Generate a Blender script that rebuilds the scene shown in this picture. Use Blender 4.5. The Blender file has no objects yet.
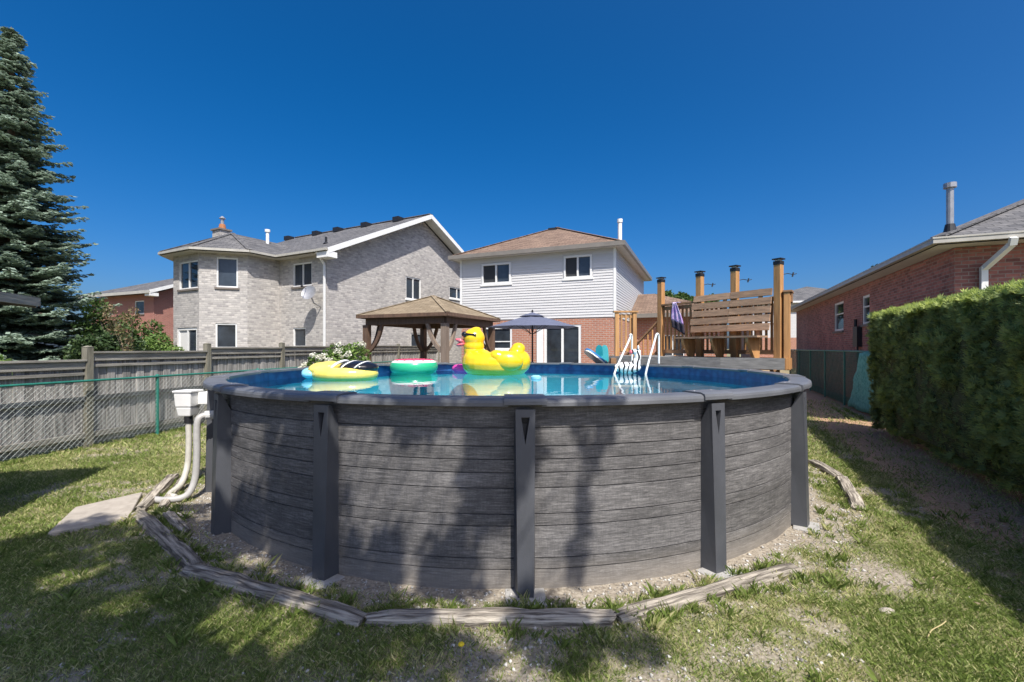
import bpy, math, random
import numpy as np
from mathutils import Vector, Matrix, noise as mnoise

R = math.radians
scene = bpy.context.scene
col = scene.collection
rng = np.random.default_rng(7)
random.seed(7)

# ------------------------------------------------------------------ camera, sky, sun, exposure
EYE = 1.71
cam_d = bpy.data.cameras.new('camera')
cam_d.sensor_width = 36.0
cam_d.lens = 16.0
cam_d.shift_y = 7.0 / 1024.0
cam_d.clip_start = 0.05
cam_d.clip_end = 2000
cam = bpy.data.objects.new('camera', cam_d)
cam.location = (0, 0, EYE)
cam.rotation_euler = (R(90), 0, 0)
col.objects.link(cam)
scene.camera = cam

SUN_DIR = Vector((0.24, -0.66, 1.0)).normalized()        # towards the sun
SUN_EL = math.asin(SUN_DIR.z)
SUN_AZ = math.atan2(SUN_DIR.x, SUN_DIR.y)                # from +Y towards +X
world = bpy.data.worlds.new('World')
scene.world = world
world.use_nodes = True
wn = world.node_tree
wn.nodes.clear()
sky = wn.nodes.new('ShaderNodeTexSky')
sky.sky_type = 'NISHITA'
sky.sun_disc = False
sky.sun_elevation = SUN_EL
sky.sun_rotation = SUN_AZ
sky.altitude = 0
sky.air_density = 0.7
sky.dust_density = 3.2
sky.ozone_density = 6.0
bg = wn.nodes.new('ShaderNodeBackground')
bg.inputs['Strength'].default_value = 0.12
hsv = wn.nodes.new('ShaderNodeHueSaturation')          # the photograph's saturated blue, the same over the whole dome
hsv.inputs['Saturation'].default_value = 1.38
wo = wn.nodes.new('ShaderNodeOutputWorld')
wn.links.new(sky.outputs[0], hsv.inputs['Color'])
wn.links.new(hsv.outputs[0], bg.inputs[0])
wn.links.new(bg.outputs[0], wo.inputs[0])

sun_d = bpy.data.lights.new('sun', 'SUN')
sun_d.energy = 4.9
sun_d.angle = R(0.53)
sun_d.color = (1.0, 0.95, 0.87)
sun = bpy.data.objects.new('sun', sun_d)
sun.rotation_euler = SUN_DIR.to_track_quat('Z', 'Y').to_euler()
sun.location = (6, -16, 24)
col.objects.link(sun)

scene.view_settings.view_transform = 'Standard'
scene.view_settings.look = 'None'
scene.view_settings.exposure = 0.5
scene.view_settings.gamma = 1.0
scene.view_settings.use_curve_mapping = False
scene.render.engine = 'CYCLES'
scene.cycles.max_bounces = 8
scene.cycles.transparent_max_bounces = 12
scene.cycles.caustics_reflective = False
scene.cycles.caustics_refractive = False

# ------------------------------------------------------------------ materials
def new_mat(name):
    m = bpy.data.materials.new(name)
    m.use_nodes = True
    nt = m.node_tree
    b = nt.nodes['Principled BSDF']
    return m, nt, b

def c4(c): return (c[0], c[1], c[2], 1.0)

def simple(name, c1, c2=None, rough=.6, scale=6.0, stretch=(1, 1, 1), bump=.0, bscale=None, spec=.4, metal=0.0,
           rnd=0.0, coord='Object', detail=6, lo=.3, hi=.7, sss=0.0, trans=0.0, coat=0.0):
    m, nt, b = new_mat(name)
    N, L = nt.nodes, nt.links
    if c2 is None: c2 = tuple(x * .8 for x in c1)
    tc = N.new('ShaderNodeTexCoord')
    mp = N.new('ShaderNodeMapping')
    mp.inputs['Scale'].default_value = stretch
    L.new(tc.outputs[coord], mp.inputs[0])
    vec = mp.outputs[0]
    oi = N.new('ShaderNodeObjectInfo')
    if rnd > 0:
        ad = N.new('ShaderNodeVectorMath'); ad.operation = 'ADD'
        mu = N.new('ShaderNodeMath'); mu.operation = 'MULTIPLY'; mu.inputs[1].default_value = 37.0
        L.new(oi.outputs['Random'], mu.inputs[0])
        L.new(vec, ad.inputs[0]); L.new(mu.outputs[0], ad.inputs[1])
        vec = ad.outputs[0]
    nz = N.new('ShaderNodeTexNoise')
    nz.inputs['Scale'].default_value = scale
    nz.inputs['Detail'].default_value = detail
    nz.inputs['Roughness'].default_value = .6
    L.new(vec, nz.inputs['Vector'])
    rp = N.new('ShaderNodeValToRGB')
    rp.color_ramp.elements[0].position = lo; rp.color_ramp.elements[0].color = c4(c2)
    rp.color_ramp.elements[1].position = hi; rp.color_ramp.elements[1].color = c4(c1)
    L.new(nz.outputs['Fac'], rp.inputs[0])
    out = rp.outputs[0]
    if rnd > 0:
        hs = N.new('ShaderNodeHueSaturation')
        ma = N.new('ShaderNodeMapRange')
        ma.inputs[3].default_value = 1 - rnd; ma.inputs[4].default_value = 1 + rnd
        L.new(oi.outputs['Random'], ma.inputs[0])
        L.new(ma.outputs[0], hs.inputs['Value'])
        L.new(out, hs.inputs['Color'])
        out = hs.outputs[0]
    L.new(out, b.inputs['Base Color'])
    b.inputs['Roughness'].default_value = rough
    b.inputs['Specular IOR Level'].default_value = spec
    b.inputs['Metallic'].default_value = metal
    if coat: b.inputs['Coat Weight'].default_value = coat; b.inputs['Coat Roughness'].default_value = .1
    if sss: b.inputs['Subsurface Weight'].default_value = sss; b.inputs['Subsurface Scale'].default_value = .02
    if trans:
        tr = N.new('ShaderNodeBsdfTranslucent'); mx = N.new('ShaderNodeMixShader')
        mx.inputs[0].default_value = trans
        L.new(out, tr.inputs[0])
        L.new(b.outputs[0], mx.inputs[1]); L.new(tr.outputs[0], mx.inputs[2])
        L.new(mx.outputs[0], N['Material Output'].inputs[0])
    if bump:
        bn = N.new('ShaderNodeBump'); bn.inputs['Strength'].default_value = bump; bn.inputs['Distance'].default_value = .02
        src = nz
        if bscale:
            src = N.new('ShaderNodeTexNoise'); src.inputs['Scale'].default_value = bscale; src.inputs['Detail'].default_value = 5
            L.new(vec, src.inputs['Vector'])
        L.new(src.outputs['Fac'], bn.inputs['Height'])
        L.new(bn.outputs[0], b.inputs['Normal'])
    return m

def plank_mat():
    m, nt, b = new_mat('charcoal_plank_print'); N, L = nt.nodes, nt.links
    tc = N.new('ShaderNodeTexCoord'); oi = N.new('ShaderNodeObjectInfo')
    sh = N.new('ShaderNodeVectorMath'); sh.operation = 'ADD'; mu = N.new('ShaderNodeMath'); mu.operation = 'MULTIPLY'; mu.inputs[1].default_value = 41
    L.new(oi.outputs['Random'], mu.inputs[0]); L.new(tc.outputs['Object'], sh.inputs[0]); L.new(mu.outputs[0], sh.inputs[1])
    def noise(scale, stretch, det=6, dist=0.0):
        mp = N.new('ShaderNodeMapping'); mp.inputs['Scale'].default_value = stretch; L.new(sh.outputs[0], mp.inputs[0])
        n = N.new('ShaderNodeTexNoise'); n.inputs['Scale'].default_value = scale; n.inputs['Detail'].default_value = det; n.inputs['Distortion'].default_value = dist
        n.inputs['Roughness'].default_value = .65
        L.new(mp.outputs[0], n.inputs['Vector']); return n.outputs['Fac']
    def math_(op, a, bb):
        q = N.new('ShaderNodeMath'); q.operation = op
        for i, x in enumerate((a, bb)):
            if isinstance(x, (int, float)): q.inputs[i].default_value = x
            else: L.new(x, q.inputs[i])
        return q.outputs[0]
    grain = noise(7, (1, 1, 13), 9, .8); saw = noise(70, (1.3, 1.3, .15), 2); blotch = noise(2.2, (1, 1, 2.5), 5); fleck = noise(60, (1, 1, 2), 3)
    v = math_('ADD', math_('ADD', math_('MULTIPLY', grain, .52), math_('MULTIPLY', saw, .10)), math_('ADD', math_('MULTIPLY', blotch, .22), math_('MULTIPLY', fleck, .16)))
    rp = N.new('ShaderNodeValToRGB'); e = rp.color_ramp.elements
    e[0].position = .36; e[0].color = c4((.046, .045, .046)); e[1].position = .66; e[1].color = c4((.28, .268, .262))
    k = e.new(.50); k.color = c4((.122, .117, .116))
    L.new(v, rp.inputs[0])
    hs = N.new('ShaderNodeHueSaturation'); ma = N.new('ShaderNodeMapRange'); ma.inputs[3].default_value = .86; ma.inputs[4].default_value = 1.14
    L.new(oi.outputs['Random'], ma.inputs[0]); L.new(ma.outputs[0], hs.inputs['Value']); L.new(rp.outputs[0], hs.inputs['Color'])
    # mud splash near the ground
    sp = N.new('ShaderNodeSeparateXYZ'); L.new(tc.outputs['Object'], sp.inputs[0])
    mr = N.new('ShaderNodeMapRange'); mr.inputs[1].default_value = .02; mr.inputs[2].default_value = .22; mr.inputs[3].default_value = .75; mr.inputs[4].default_value = 0.0
    L.new(sp.outputs['Z'], mr.inputs[0])
    mf = math_('MULTIPLY', mr.outputs[0], math_('MULTIPLY', blotch, 1.3))
    mx = N.new('ShaderNodeMix'); mx.data_type = 'RGBA'; L.new(mf, mx.inputs[0]); L.new(hs.outputs[0], mx.inputs[6]); mx.inputs[7].default_value = c4((.30, .265, .22))
    L.new(mx.outputs[2], b.inputs['Base Color'])
    b.inputs['Roughness'].default_value = .6; b.inputs['Specular IOR Level'].default_value = .3
    bn = N.new('ShaderNodeBump'); bn.inputs['Strength'].default_value = .5; bn.inputs['Distance'].default_value = .01
    L.new(v, bn.inputs['Height']); L.new(bn.outputs[0], b.inputs['Normal'])
    return m

def brick_mat(name, ca, cb, mortar, w=.215, h=.073, ms=.012, rough=.85, bias=0.0, blotch=.25, bump=.5):
    m, nt, b = new_mat(name)
    N, L = nt.nodes, nt.links
    tc = N.new('ShaderNodeTexCoord')
    br = N.new('ShaderNodeTexBrick')
    br.inputs['Color1'].default_value = c4(ca); br.inputs['Color2'].default_value = c4(cb)
    br.inputs['Mortar'].default_value = c4(mortar)
    br.inputs['Scale'].default_value = 1.0
    br.inputs['Mortar Size'].default_value = ms
    br.inputs['Mortar Smooth'].default_value = .2
    br.inputs['Bias'].default_value = bias
    br.inputs['Brick Width'].default_value = w
    br.inputs['Row Height'].default_value = h
    L.new(tc.outputs['UV'], br.inputs['Vector'])
    nz = N.new('ShaderNodeTexNoise'); nz.inputs['Scale'].default_value = .8; nz.inputs['Detail'].default_value = 3
    L.new(tc.outputs['UV'], nz.inputs['Vector'])
    n2 = N.new('ShaderNodeTexNoise'); n2.inputs['Scale'].default_value = 9; n2.inputs['Detail'].default_value = 3
    L.new(tc.outputs['UV'], n2.inputs['Vector'])
    ad = N.new('ShaderNodeMath'); ad.operation = 'ADD'
    L.new(nz.outputs['Fac'], ad.inputs[0]); L.new(n2.outputs['Fac'], ad.inputs[1])
    ma = N.new('ShaderNodeMapRange'); ma.inputs[1].default_value = .6; ma.inputs[2].default_value = 1.4
    ma.inputs[3].default_value = 1 - blotch; ma.inputs[4].default_value = 1 + blotch
    L.new(ad.outputs[0], ma.inputs[0])
    hs = N.new('ShaderNodeHueSaturation')
    L.new(ma.outputs[0], hs.inputs['Value']); L.new(br.outputs['Color'], hs.inputs['Color'])
    L.new(hs.outputs[0], b.inputs['Base Color'])
    b.inputs['Roughness'].default_value = rough
    b.inputs['Specular IOR Level'].default_value = .25
    bn = N.new('ShaderNodeBump'); bn.inputs['Strength'].default_value = bump; bn.inputs['Distance'].default_value = .012
    bn.invert = True
    L.new(br.outputs['Fac'], bn.inputs['Height']); L.new(bn.outputs[0], b.inputs['Normal'])
    return m

def leaf_mat(name, dark, mid, light, trans=.3, rough=.55, spec=.3):
    m, nt, b = new_mat(name)
    N, L = nt.nodes, nt.links
    at = N.new('ShaderNodeAttribute'); at.attribute_name = 'var'
    rp = N.new('ShaderNodeValToRGB')
    e = rp.color_ramp.elements
    e[0].position = 0; e[0].color = c4(dark)
    e[1].position = 1; e[1].color = c4(light)
    k = e.new(.5); k.color = c4(mid)
    L.new(at.outputs['Fac'], rp.inputs[0])
    L.new(rp.outputs[0], b.inputs['Base Color'])
    b.inputs['Roughness'].default_value = rough
    b.inputs['Specular IOR Level'].default_value = spec
    tr = N.new('ShaderNodeBsdfTranslucent'); mx = N.new('ShaderNodeMixShader'); mx.inputs[0].default_value = trans
    L.new(rp.outputs[0], tr.inputs[0])
    L.new(b.outputs[0], mx.inputs[1]); L.new(tr.outputs[0], mx.inputs[2])
    L.new(mx.outputs[0], N['Material Output'].inputs[0])
    return m

M = {}
M['brick_grey'] = brick_mat('grey_brick', (.53, .50, .465), (.31, .295, .285), (.42, .395, .37), w=.205, h=.085, blotch=.16, bump=.9)
M['brick_grey_plain'] = simple('grey_brick_plain', (.42, .40, .38), (.32, .3, .29), rough=.9, scale=12)
M['brick_red'] = brick_mat('orange_brick', (.44, .19, .115), (.36, .145, .09), (.42, .33, .28), blotch=.15)
M['brick_purple'] = brick_mat('plum_brick', (.42, .17, .14), (.22, .095, .085), (.30, .23, .20), ms=.009, blotch=.3)
M['brick_far'] = brick_mat('far_red_brick', (.36, .13, .10), (.28, .10, .08), (.36, .24, .2), blotch=.15)
M['shingle_grey'] = brick_mat('grey_shingle', (.155, .15, .15), (.085, .085, .09), (.05, .05, .05), w=.32, h=.14, ms=.01, blotch=.3, bump=.6)
M['shingle_brown'] = brick_mat('brown_shingle', (.24, .165, .12), (.15, .10, .075), (.08, .06, .05), w=.32, h=.14, ms=.01, blotch=.35, bump=.6)
M['shingle_tan'] = brick_mat('tan_shingle', (.27, .215, .145), (.20, .155, .10), (.12, .09, .06), w=.32, h=.14, ms=.008, blotch=.25, bump=.5)
M['white_trim'] = simple('white_trim', (.80, .80, .78), (.70, .70, .68), rough=.45, scale=3)
M['siding'] = simple('vinyl_siding', (.61, .60, .59), (.54, .535, .525), rough=.45, scale=2.5, stretch=(.6, 1, 3), rnd=.03, bump=.05, bscale=60)
M['fascia'] = simple('taupe_fascia', (.22, .20, .175), (.17, .155, .135), rough=.4, scale=3)
M['gutter_cream'] = simple('cream_gutter', (.46, .44, .39), (.36, .345, .31), rough=.4, scale=4)
M['soffit'] = simple('soffit', (.55, .53, .50), (.48, .46, .44), rough=.6, scale=4)
M['glass'] = simple('window_glass', (.05, .065, .085), (.014, .016, .018), rough=.03, scale=.9, spec=.6)  # bluish tone in the colour stands in for reflected sky
M['glass_screen'] = simple('insect_screen', (.05, .052, .055), (.035, .037, .04), rough=.5, scale=80, spec=.2)
M['sill_stone'] = simple('stone_sill', (.20, .17, .15), (.14, .12, .105), rough=.8, scale=20)
M['metal_dark'] = simple('black_metal', (.02, .02, .022), (.012, .012, .014), rough=.45, scale=20, spec=.5)
M['metal_grey'] = simple('galvanised_flue', (.45, .45, .46), (.30, .30, .31), rough=.4, scale=6, metal=.5)
M['clay'] = simple('clay_pot', (.42, .17, .07), (.30, .12, .05), rough=.8, scale=12)
M['cedar'] = simple('stained_cedar', (.53, .28, .11), (.32, .16, .06), rough=.65, scale=5, stretch=(4, 4, .35), rnd=.12, bump=.25)
M['cedar_rail'] = simple('weathered_cedar_rail', (.38, .21, .105), (.20, .115, .06), rough=.75, scale=5, stretch=(.6, .6, 4), rnd=.15, bump=.25)
M['bench_wood'] = simple('weathered_bench_boards', (.42, .265, .165), (.22, .14, .09), rough=.75, scale=6, stretch=(.7, .7, 5), rnd=.18, bump=.3)
M['deck_grey'] = simple('grey_deck_board', (.27, .265, .25), (.16, .158, .15), rough=.8, scale=6, stretch=(.8, .8, 5), rnd=.12, bump=.3)
M['fence_wood'] = simple('silvered_fence_board', (.46, .44, .41), (.13, .122, .112), rough=.9, scale=4.0, stretch=(7, 7, .45), rnd=.22, bump=.35, lo=.32, hi=.68)
M['fence_rail'] = simple('silvered_fence_rail', (.34, .32, .28), (.15, .14, .12), rough=.9, scale=4.0, stretch=(.6, .6, 6), rnd=.15, bump=.35)
M['fence_post'] = simple('mossy_fence_post', (.26, .24, .19), (.12, .115, .085), rough=.9, scale=5.0, stretch=(4, 4, .6), rnd=.1, bump=.4)
M['timber'] = simple('old_landscape_timber', (.46, .41, .34), (.09, .075, .06), rough=.9, scale=4.5, stretch=(.6, 10, 10), rnd=.1, bump=1.0, lo=.38, hi=.62)
M['green_steel'] = simple('green_vinyl_steel', (.03, .20, .15), (.02, .13, .10), rough=.4, scale=10)
M['wire'] = simple('galvanised_wire', (.36, .40, .37), (.27, .31, .29), rough=.5, scale=30)
M['gazebo_wood'] = simple('dark_stained_gazebo', (.165, .10, .065), (.08, .05, .035), rough=.7, scale=5, stretch=(3, 3, .5), rnd=.12, bump=.25)
M['gazebo_post'] = simple('paler_gazebo_post', (.27, .21, .165), (.16, .12, .09), rough=.75, scale=5, stretch=(5, 5, .4), rnd=.12, bump=.25)  # paler brown, near corner post and its braces only
M['canvas'] = simple('slate_canvas', (.135, .15, .215), (.105, .118, .175), rough=.85, scale=5, trans=.12)
M['resin'] = simple('charcoal_resin', (.088, .092, .104), (.052, .055, .063), rough=.45, scale=3, stretch=(1, 1, .5), detail=12, bump=.08, bscale=160, spec=.5)
M['resin_rim'] = simple('charcoal_resin_rim', (.135, .14, .152), (.085, .089, .098), rough=.45, scale=2.5, detail=12, bump=.08, bscale=160, spec=.5)
M['pool_plank'] = plank_mat()
M['groove'] = simple('groove_grey', (.07, .066, .064), (.05, .047, .046), rough=.8, scale=9)
M['white_plastic'] = simple('white_plastic', (.78, .78, .76), (.68, .68, .66), rough=.35, scale=5)
M['pvc_grey'] = simple('grey_hose', (.46, .45, .43), (.34, .33, .32), rough=.5, scale=8, bump=.1)
M['hose_cream'] = simple('cream_hose', (.56, .54, .48), (.42, .40, .35), rough=.5, scale=9, bump=.1)
M['concrete'] = simple('concrete', (.43, .385, .33), (.30, .265, .225), rough=.9, scale=9, bump=.25, bscale=90)
M['paver'] = simple('paver_concrete', (.40, .39, .37), (.27, .26, .25), rough=.9, scale=14, bump=.3)
M['pad_grey'] = simple('patio_concrete', (.33, .315, .29), (.25, .24, .22), rough=.9, scale=3, bump=.2, bscale=50)
M['duck'] = simple('yellow_vinyl', (.85, .555, .015), (.79, .49, .01), rough=.22, scale=3, spec=.5, coat=.4, sss=.0)
M['duck_wing'] = simple('deep_yellow_vinyl', (.80, .52, .012), (.74, .47, .01), rough=.24, scale=3, spec=.5, coat=.4)
M['pink'] = simple('pink_vinyl', (.85, .08, .45), (.78, .06, .38), rough=.25, scale=3, coat=.3)
M['beak'] = simple('coral_vinyl', (.82, .17, .20), (.76, .12, .16), rough=.25, scale=3, coat=.3)
M['black_vinyl'] = simple('black_vinyl', (.012, .012, .014), (.008, .008, .01), rough=.2, scale=3, coat=.3)
M['bee_yellow'] = simple('pale_yellow_vinyl', (.80, .66, .16), (.74, .58, .10), rough=.25, scale=4, coat=.3)
M['sky_vinyl'] = simple('light_blue_vinyl', (.30, .66, .80), (.24, .58, .74), rough=.25, scale=4, coat=.3)
M['white_vinyl'] = simple('white_vinyl', (.82, .82, .80), (.76, .76, .74), rough=.25, scale=4, coat=.3)
M['board_blue'] = simple('blue_foam', (.03, .22, .52), (.025, .17, .42), rough=.4, scale=4)
M['board_teal'] = simple('teal_foam', (.02, .30, .33), (.015, .22, .26), rough=.4, scale=4)
M['towel'] = simple('lilac_towel', (.42, .27, .55), (.60, .50, .68), rough=.9, scale=9, lo=.42, hi=.58, bump=.3, bscale=80)
M['towel_dark'] = simple('black_towel', (.02, .02, .025), (.05, .04, .06), rough=.9, scale=9)
M['bark'] = simple('bark', (.16, .12, .09), (.07, .055, .042), rough=.95, scale=7, stretch=(3, 3, .5), bump=.6)
M['tarp'] = simple('teal_mesh', (.16, .46, .40), (.05, .24, .21), rough=.8, scale=22, stretch=(2, 2, .5), bump=.3, lo=.4, hi=.6)
M['slat_green'] = simple('dark_green_slat', (.035, .075, .06), (.02, .045, .038), rough=.5, scale=9, stretch=(6, 6, .5))
M['dirt_core'] = simple('hedge_core', (.13, .14, .07), (.07, .075, .04), rough=1, scale=12, spec=.0)
M['stone'] = simple('gravel_stone', (.42, .40, .37), (.24, .22, .20), rough=.9, scale=25, lo=.35, hi=.65)
M['straw'] = simple('dry_stalk', (.50, .42, .22), (.40, .33, .16), rough=.9, scale=20)
M['dandelion'] = simple('dandelion_petals', (.85, .62, .03), (.75, .5, .02), rough=.8, scale=60)
M['curtain'] = simple('white_blind', (.72, .72, .70), (.60, .60, .58), rough=.8, scale=4, stretch=(1, 1, 20))
M['shed_wall'] = simple('shed_cladding', (.28, .25, .22), (.20, .18, .16), rough=.8, scale=5, stretch=(4, 4, .5), bump=.2)
M['shed_roof'] = simple('shed_roof_felt', (.10, .095, .092), (.07, .066, .064), rough=.9, scale=40, bump=.3)

# watermelon bands by height in the ring's own frame, zebra stripes
def melon_mat():
    m, nt, b = new_mat('watermelon_vinyl'); N, L = nt.nodes, nt.links
    tc = N.new('ShaderNodeTexCoord'); sp = N.new('ShaderNodeSeparateXYZ')
    L.new(tc.outputs['Object'], sp.inputs[0])
    ma = N.new('ShaderNodeMapRange'); ma.inputs[1].default_value = 0.0; ma.inputs[2].default_value = .34
    L.new(sp.outputs['Z'], ma.inputs[0])
    rp = N.new('ShaderNodeValToRGB'); rp.color_ramp.interpolation = 'CONSTANT'
    e = rp.color_ramp.elements
    e[0].position = 0; e[0].color = c4((.03, .42, .20))
    e[1].position = .60; e[1].color = c4((.80, .82, .74))
    k = e.new(.74); k.color = c4((.80, .09, .17))
    L.new(ma.outputs[0], rp.inputs[0]); L.new(rp.outputs[0], b.inputs['Base Color'])
    b.inputs['Roughness'].default_value = .25
    b.inputs['Coat Weight'].default_value = .3
    return m
M['melon'] = melon_mat()
def zebra_mat():
    m, nt, b = new_mat('striped_vinyl'); N, L = nt.nodes, nt.links
    tc = N.new('ShaderNodeTexCoord')
    wv = N.new('ShaderNodeTexWave'); wv.inputs['Scale'].default_value = 3.2; wv.inputs['Distortion'].default_value = 5
    wv.inputs['Detail'].default_value = 1; wv.inputs['Detail Scale'].default_value = 1.5
    L.new(tc.outputs['Object'], wv.inputs['Vector'])
    rp = N.new('ShaderNodeValToRGB'); rp.color_ramp.interpolation = 'CONSTANT'
    rp.color_ramp.elements[0].color = c4((.02, .02, .022)); rp.color_ramp.elements[1].color = c4((.80, .80, .79))
    rp.color_ramp.elements[1].position = .30
    L.new(wv.outputs['Fac'], rp.inputs[0]); L.new(rp.outputs[0], b.inputs['Base Color'])
    b.inputs['Roughness'].default_value = .3
    return m
M['zebra'] = zebra_mat()

def liner_mat():
    m, nt, b = new_mat('blue_liner'); N, L = nt.nodes, nt.links
    tc = N.new('ShaderNodeTexCoord'); vo = N.new('ShaderNodeTexVoronoi'); vo.inputs['Scale'].default_value = 9
    nz = N.new('ShaderNodeTexNoise'); nz.inputs['Scale'].default_value = 5; nz.inputs['Detail'].default_value = 4
    L.new(tc.outputs['Object'], vo.inputs['Vector']); L.new(tc.outputs['Object'], nz.inputs['Vector'])
    ad = N.new('ShaderNodeMath'); ad.operation = 'MULTIPLY'
    L.new(vo.outputs['Distance'], ad.inputs[0]); L.new(nz.outputs['Fac'], ad.inputs[1])
    rp = N.new('ShaderNodeValToRGB')
    rp.color_ramp.elements[0].position = .08; rp.color_ramp.elements[0].color = c4((.03, .12, .30))
    rp.color_ramp.elements[1].position = .4; rp.color_ramp.elements[1].color = c4((.02, .055, .19))
    L.new(ad.outputs[0], rp.inputs[0]); L.new(rp.outputs[0], b.inputs['Base Color'])
    b.inputs['Roughness'].default_value = .4
    return m
M['liner'] = liner_mat()
M['liner_floor'] = simple('pale_blue_liner_floor', (.07, .50, .64), (.035, .36, .54), rough=.5, scale=4)

def water_mat():
    m, nt, b = new_mat('pool_water'); N, L = nt.nodes, nt.links
    N.remove(b)
    tc = N.new('ShaderNodeTexCoord')
    nz = N.new('ShaderNodeTexNoise'); nz.inputs['Scale'].default_value = 2.2; nz.inputs['Detail'].default_value = 3
    L.new(tc.outputs['Object'], nz.inputs['Vector'])
    bn = N.new('ShaderNodeBump'); bn.inputs['Strength'].default_value = .06; bn.inputs['Distance'].default_value = .05
    L.new(nz.outputs['Fac'], bn.inputs['Height'])
    gl = N.new('ShaderNodeBsdfGlossy'); gl.inputs['Roughness'].default_value = .01
    L.new(bn.outputs[0], gl.inputs['Normal'])
    tr = N.new('ShaderNodeBsdfTransparent'); tr.inputs[0].default_value = c4((.82, .965, .985))
    fr = N.new('ShaderNodeFresnel'); fr.inputs['IOR'].default_value = 1.27
    L.new(bn.outputs[0], fr.inputs['Normal'])
    mx = N.new('ShaderNodeMixShader')
    L.new(fr.outputs[0], mx.inputs[0]); L.new(tr.outputs[0], mx.inputs[1]); L.new(gl.outputs[0], mx.inputs[2])
    L.new(mx.outputs[0], N['Material Output'].inputs[0])
    return m
M['water'] = water_mat()

M['grass'] = leaf_mat('grass_blade', (.14, .20, .045), (.275, .355, .09), (.62, .57, .30), trans=.45)
M['cedar_leaf'] = leaf_mat('cedar_hedge_spray', (.14, .17, .065), (.27, .345, .125), (.44, .52, .13), trans=.45)
M['spruce'] = leaf_mat('blue_spruce_needles', (.12, .16, .11), (.25, .33, .25), (.36, .44, .36), trans=.3, rough=.6)
M['leaf_green'] = leaf_mat('broad_leaf', (.028, .06, .014), (.065, .12, .028), (.14, .20, .05), trans=.3)
M['leaf_bright'] = leaf_mat('bright_leaf', (.05, .10, .02), (.11, .19, .04), (.22, .30, .08), trans=.3)
M['leaf_dark'] = leaf_mat('dark_leaf', (.02, .04, .015), (.04, .075, .025), (.09, .13, .04), trans=.2)
M['plume'] = leaf_mat('pink_plume', (.07, .10, .03), (.17, .14, .07), (.40, .24, .17), trans=.3)
M['petal'] = leaf_mat('cream_petal', (.62, .60, .42), (.74, .73, .62), (.82, .82, .76), trans=.3)
M['litter'] = leaf_mat('dry_leaf_litter', (.16, .10, .075), (.30, .21, .15), (.48, .38, .29), trans=.1)

def ground_mat():
    m, nt, b = new_mat('lawn_and_soil'); N, L = nt.nodes, nt.links
    tc = N.new('ShaderNodeTexCoord')
    def noise(s, d=6):
        n = N.new('ShaderNodeTexNoise'); n.inputs['Scale'].default_value = s; n.inputs['Detail'].default_value = d
        L.new(tc.outputs['Object'], n.inputs['Vector']); return n
    def ramp(src, p0, a, p1, bb):
        r = N.new('ShaderNodeValToRGB'); r.color_ramp.elements[0].position = p0; r.color_ramp.elements[0].color = c4(a)
        r.color_ramp.elements[1].position = p1; r.color_ramp.elements[1].color = c4(bb); L.new(src, r.inputs[0]); return r
    def mix(f, a, bb):
        x = N.new('ShaderNodeMix'); x.data_type = 'RGBA'
        if f is not None: L.new(f, x.inputs[0])
        L.new(a, x.inputs[6]); L.new(bb, x.inputs[7]); return x.outputs[2]
    fine = noise(45, 5); mid = noise(4, 8)
    lawn = ramp(mid.outputs['Fac'], .3, (.13, .14, .06), .7, (.25, .22, .12))
    sand = ramp(fine.outputs['Fac'], .3, (.18, .15, .115), .7, (.39, .345, .28))
    mulch = ramp(fine.outputs['Fac'], .3, (.25, .145, .085), .7, (.54, .36, .235))
    a1 = N.new('ShaderNodeAttribute'); a1.attribute_name = 'bare'
    a2 = N.new('ShaderNodeAttribute'); a2.attribute_name = 'mulch'
    s = mix(a1.outputs['Fac'], lawn.outputs[0], sand.outputs[0])
    s = mix(a2.outputs['Fac'], s, mulch.outputs[0])
    L.new(s, b.inputs['Base Color'])
    b.inputs['Roughness'].default_value = .95; b.inputs['Specular IOR Level'].default_value = .1
    bn = N.new('ShaderNodeBump'); bn.inputs['Strength'].default_value = .6; bn.inputs['Distance'].default_value = .02
    L.new(fine.outputs['Fac'], bn.inputs['Height']); L.new(bn.outputs[0], b.inputs['Normal'])
    return m
M['ground'] = ground_mat()

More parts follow.
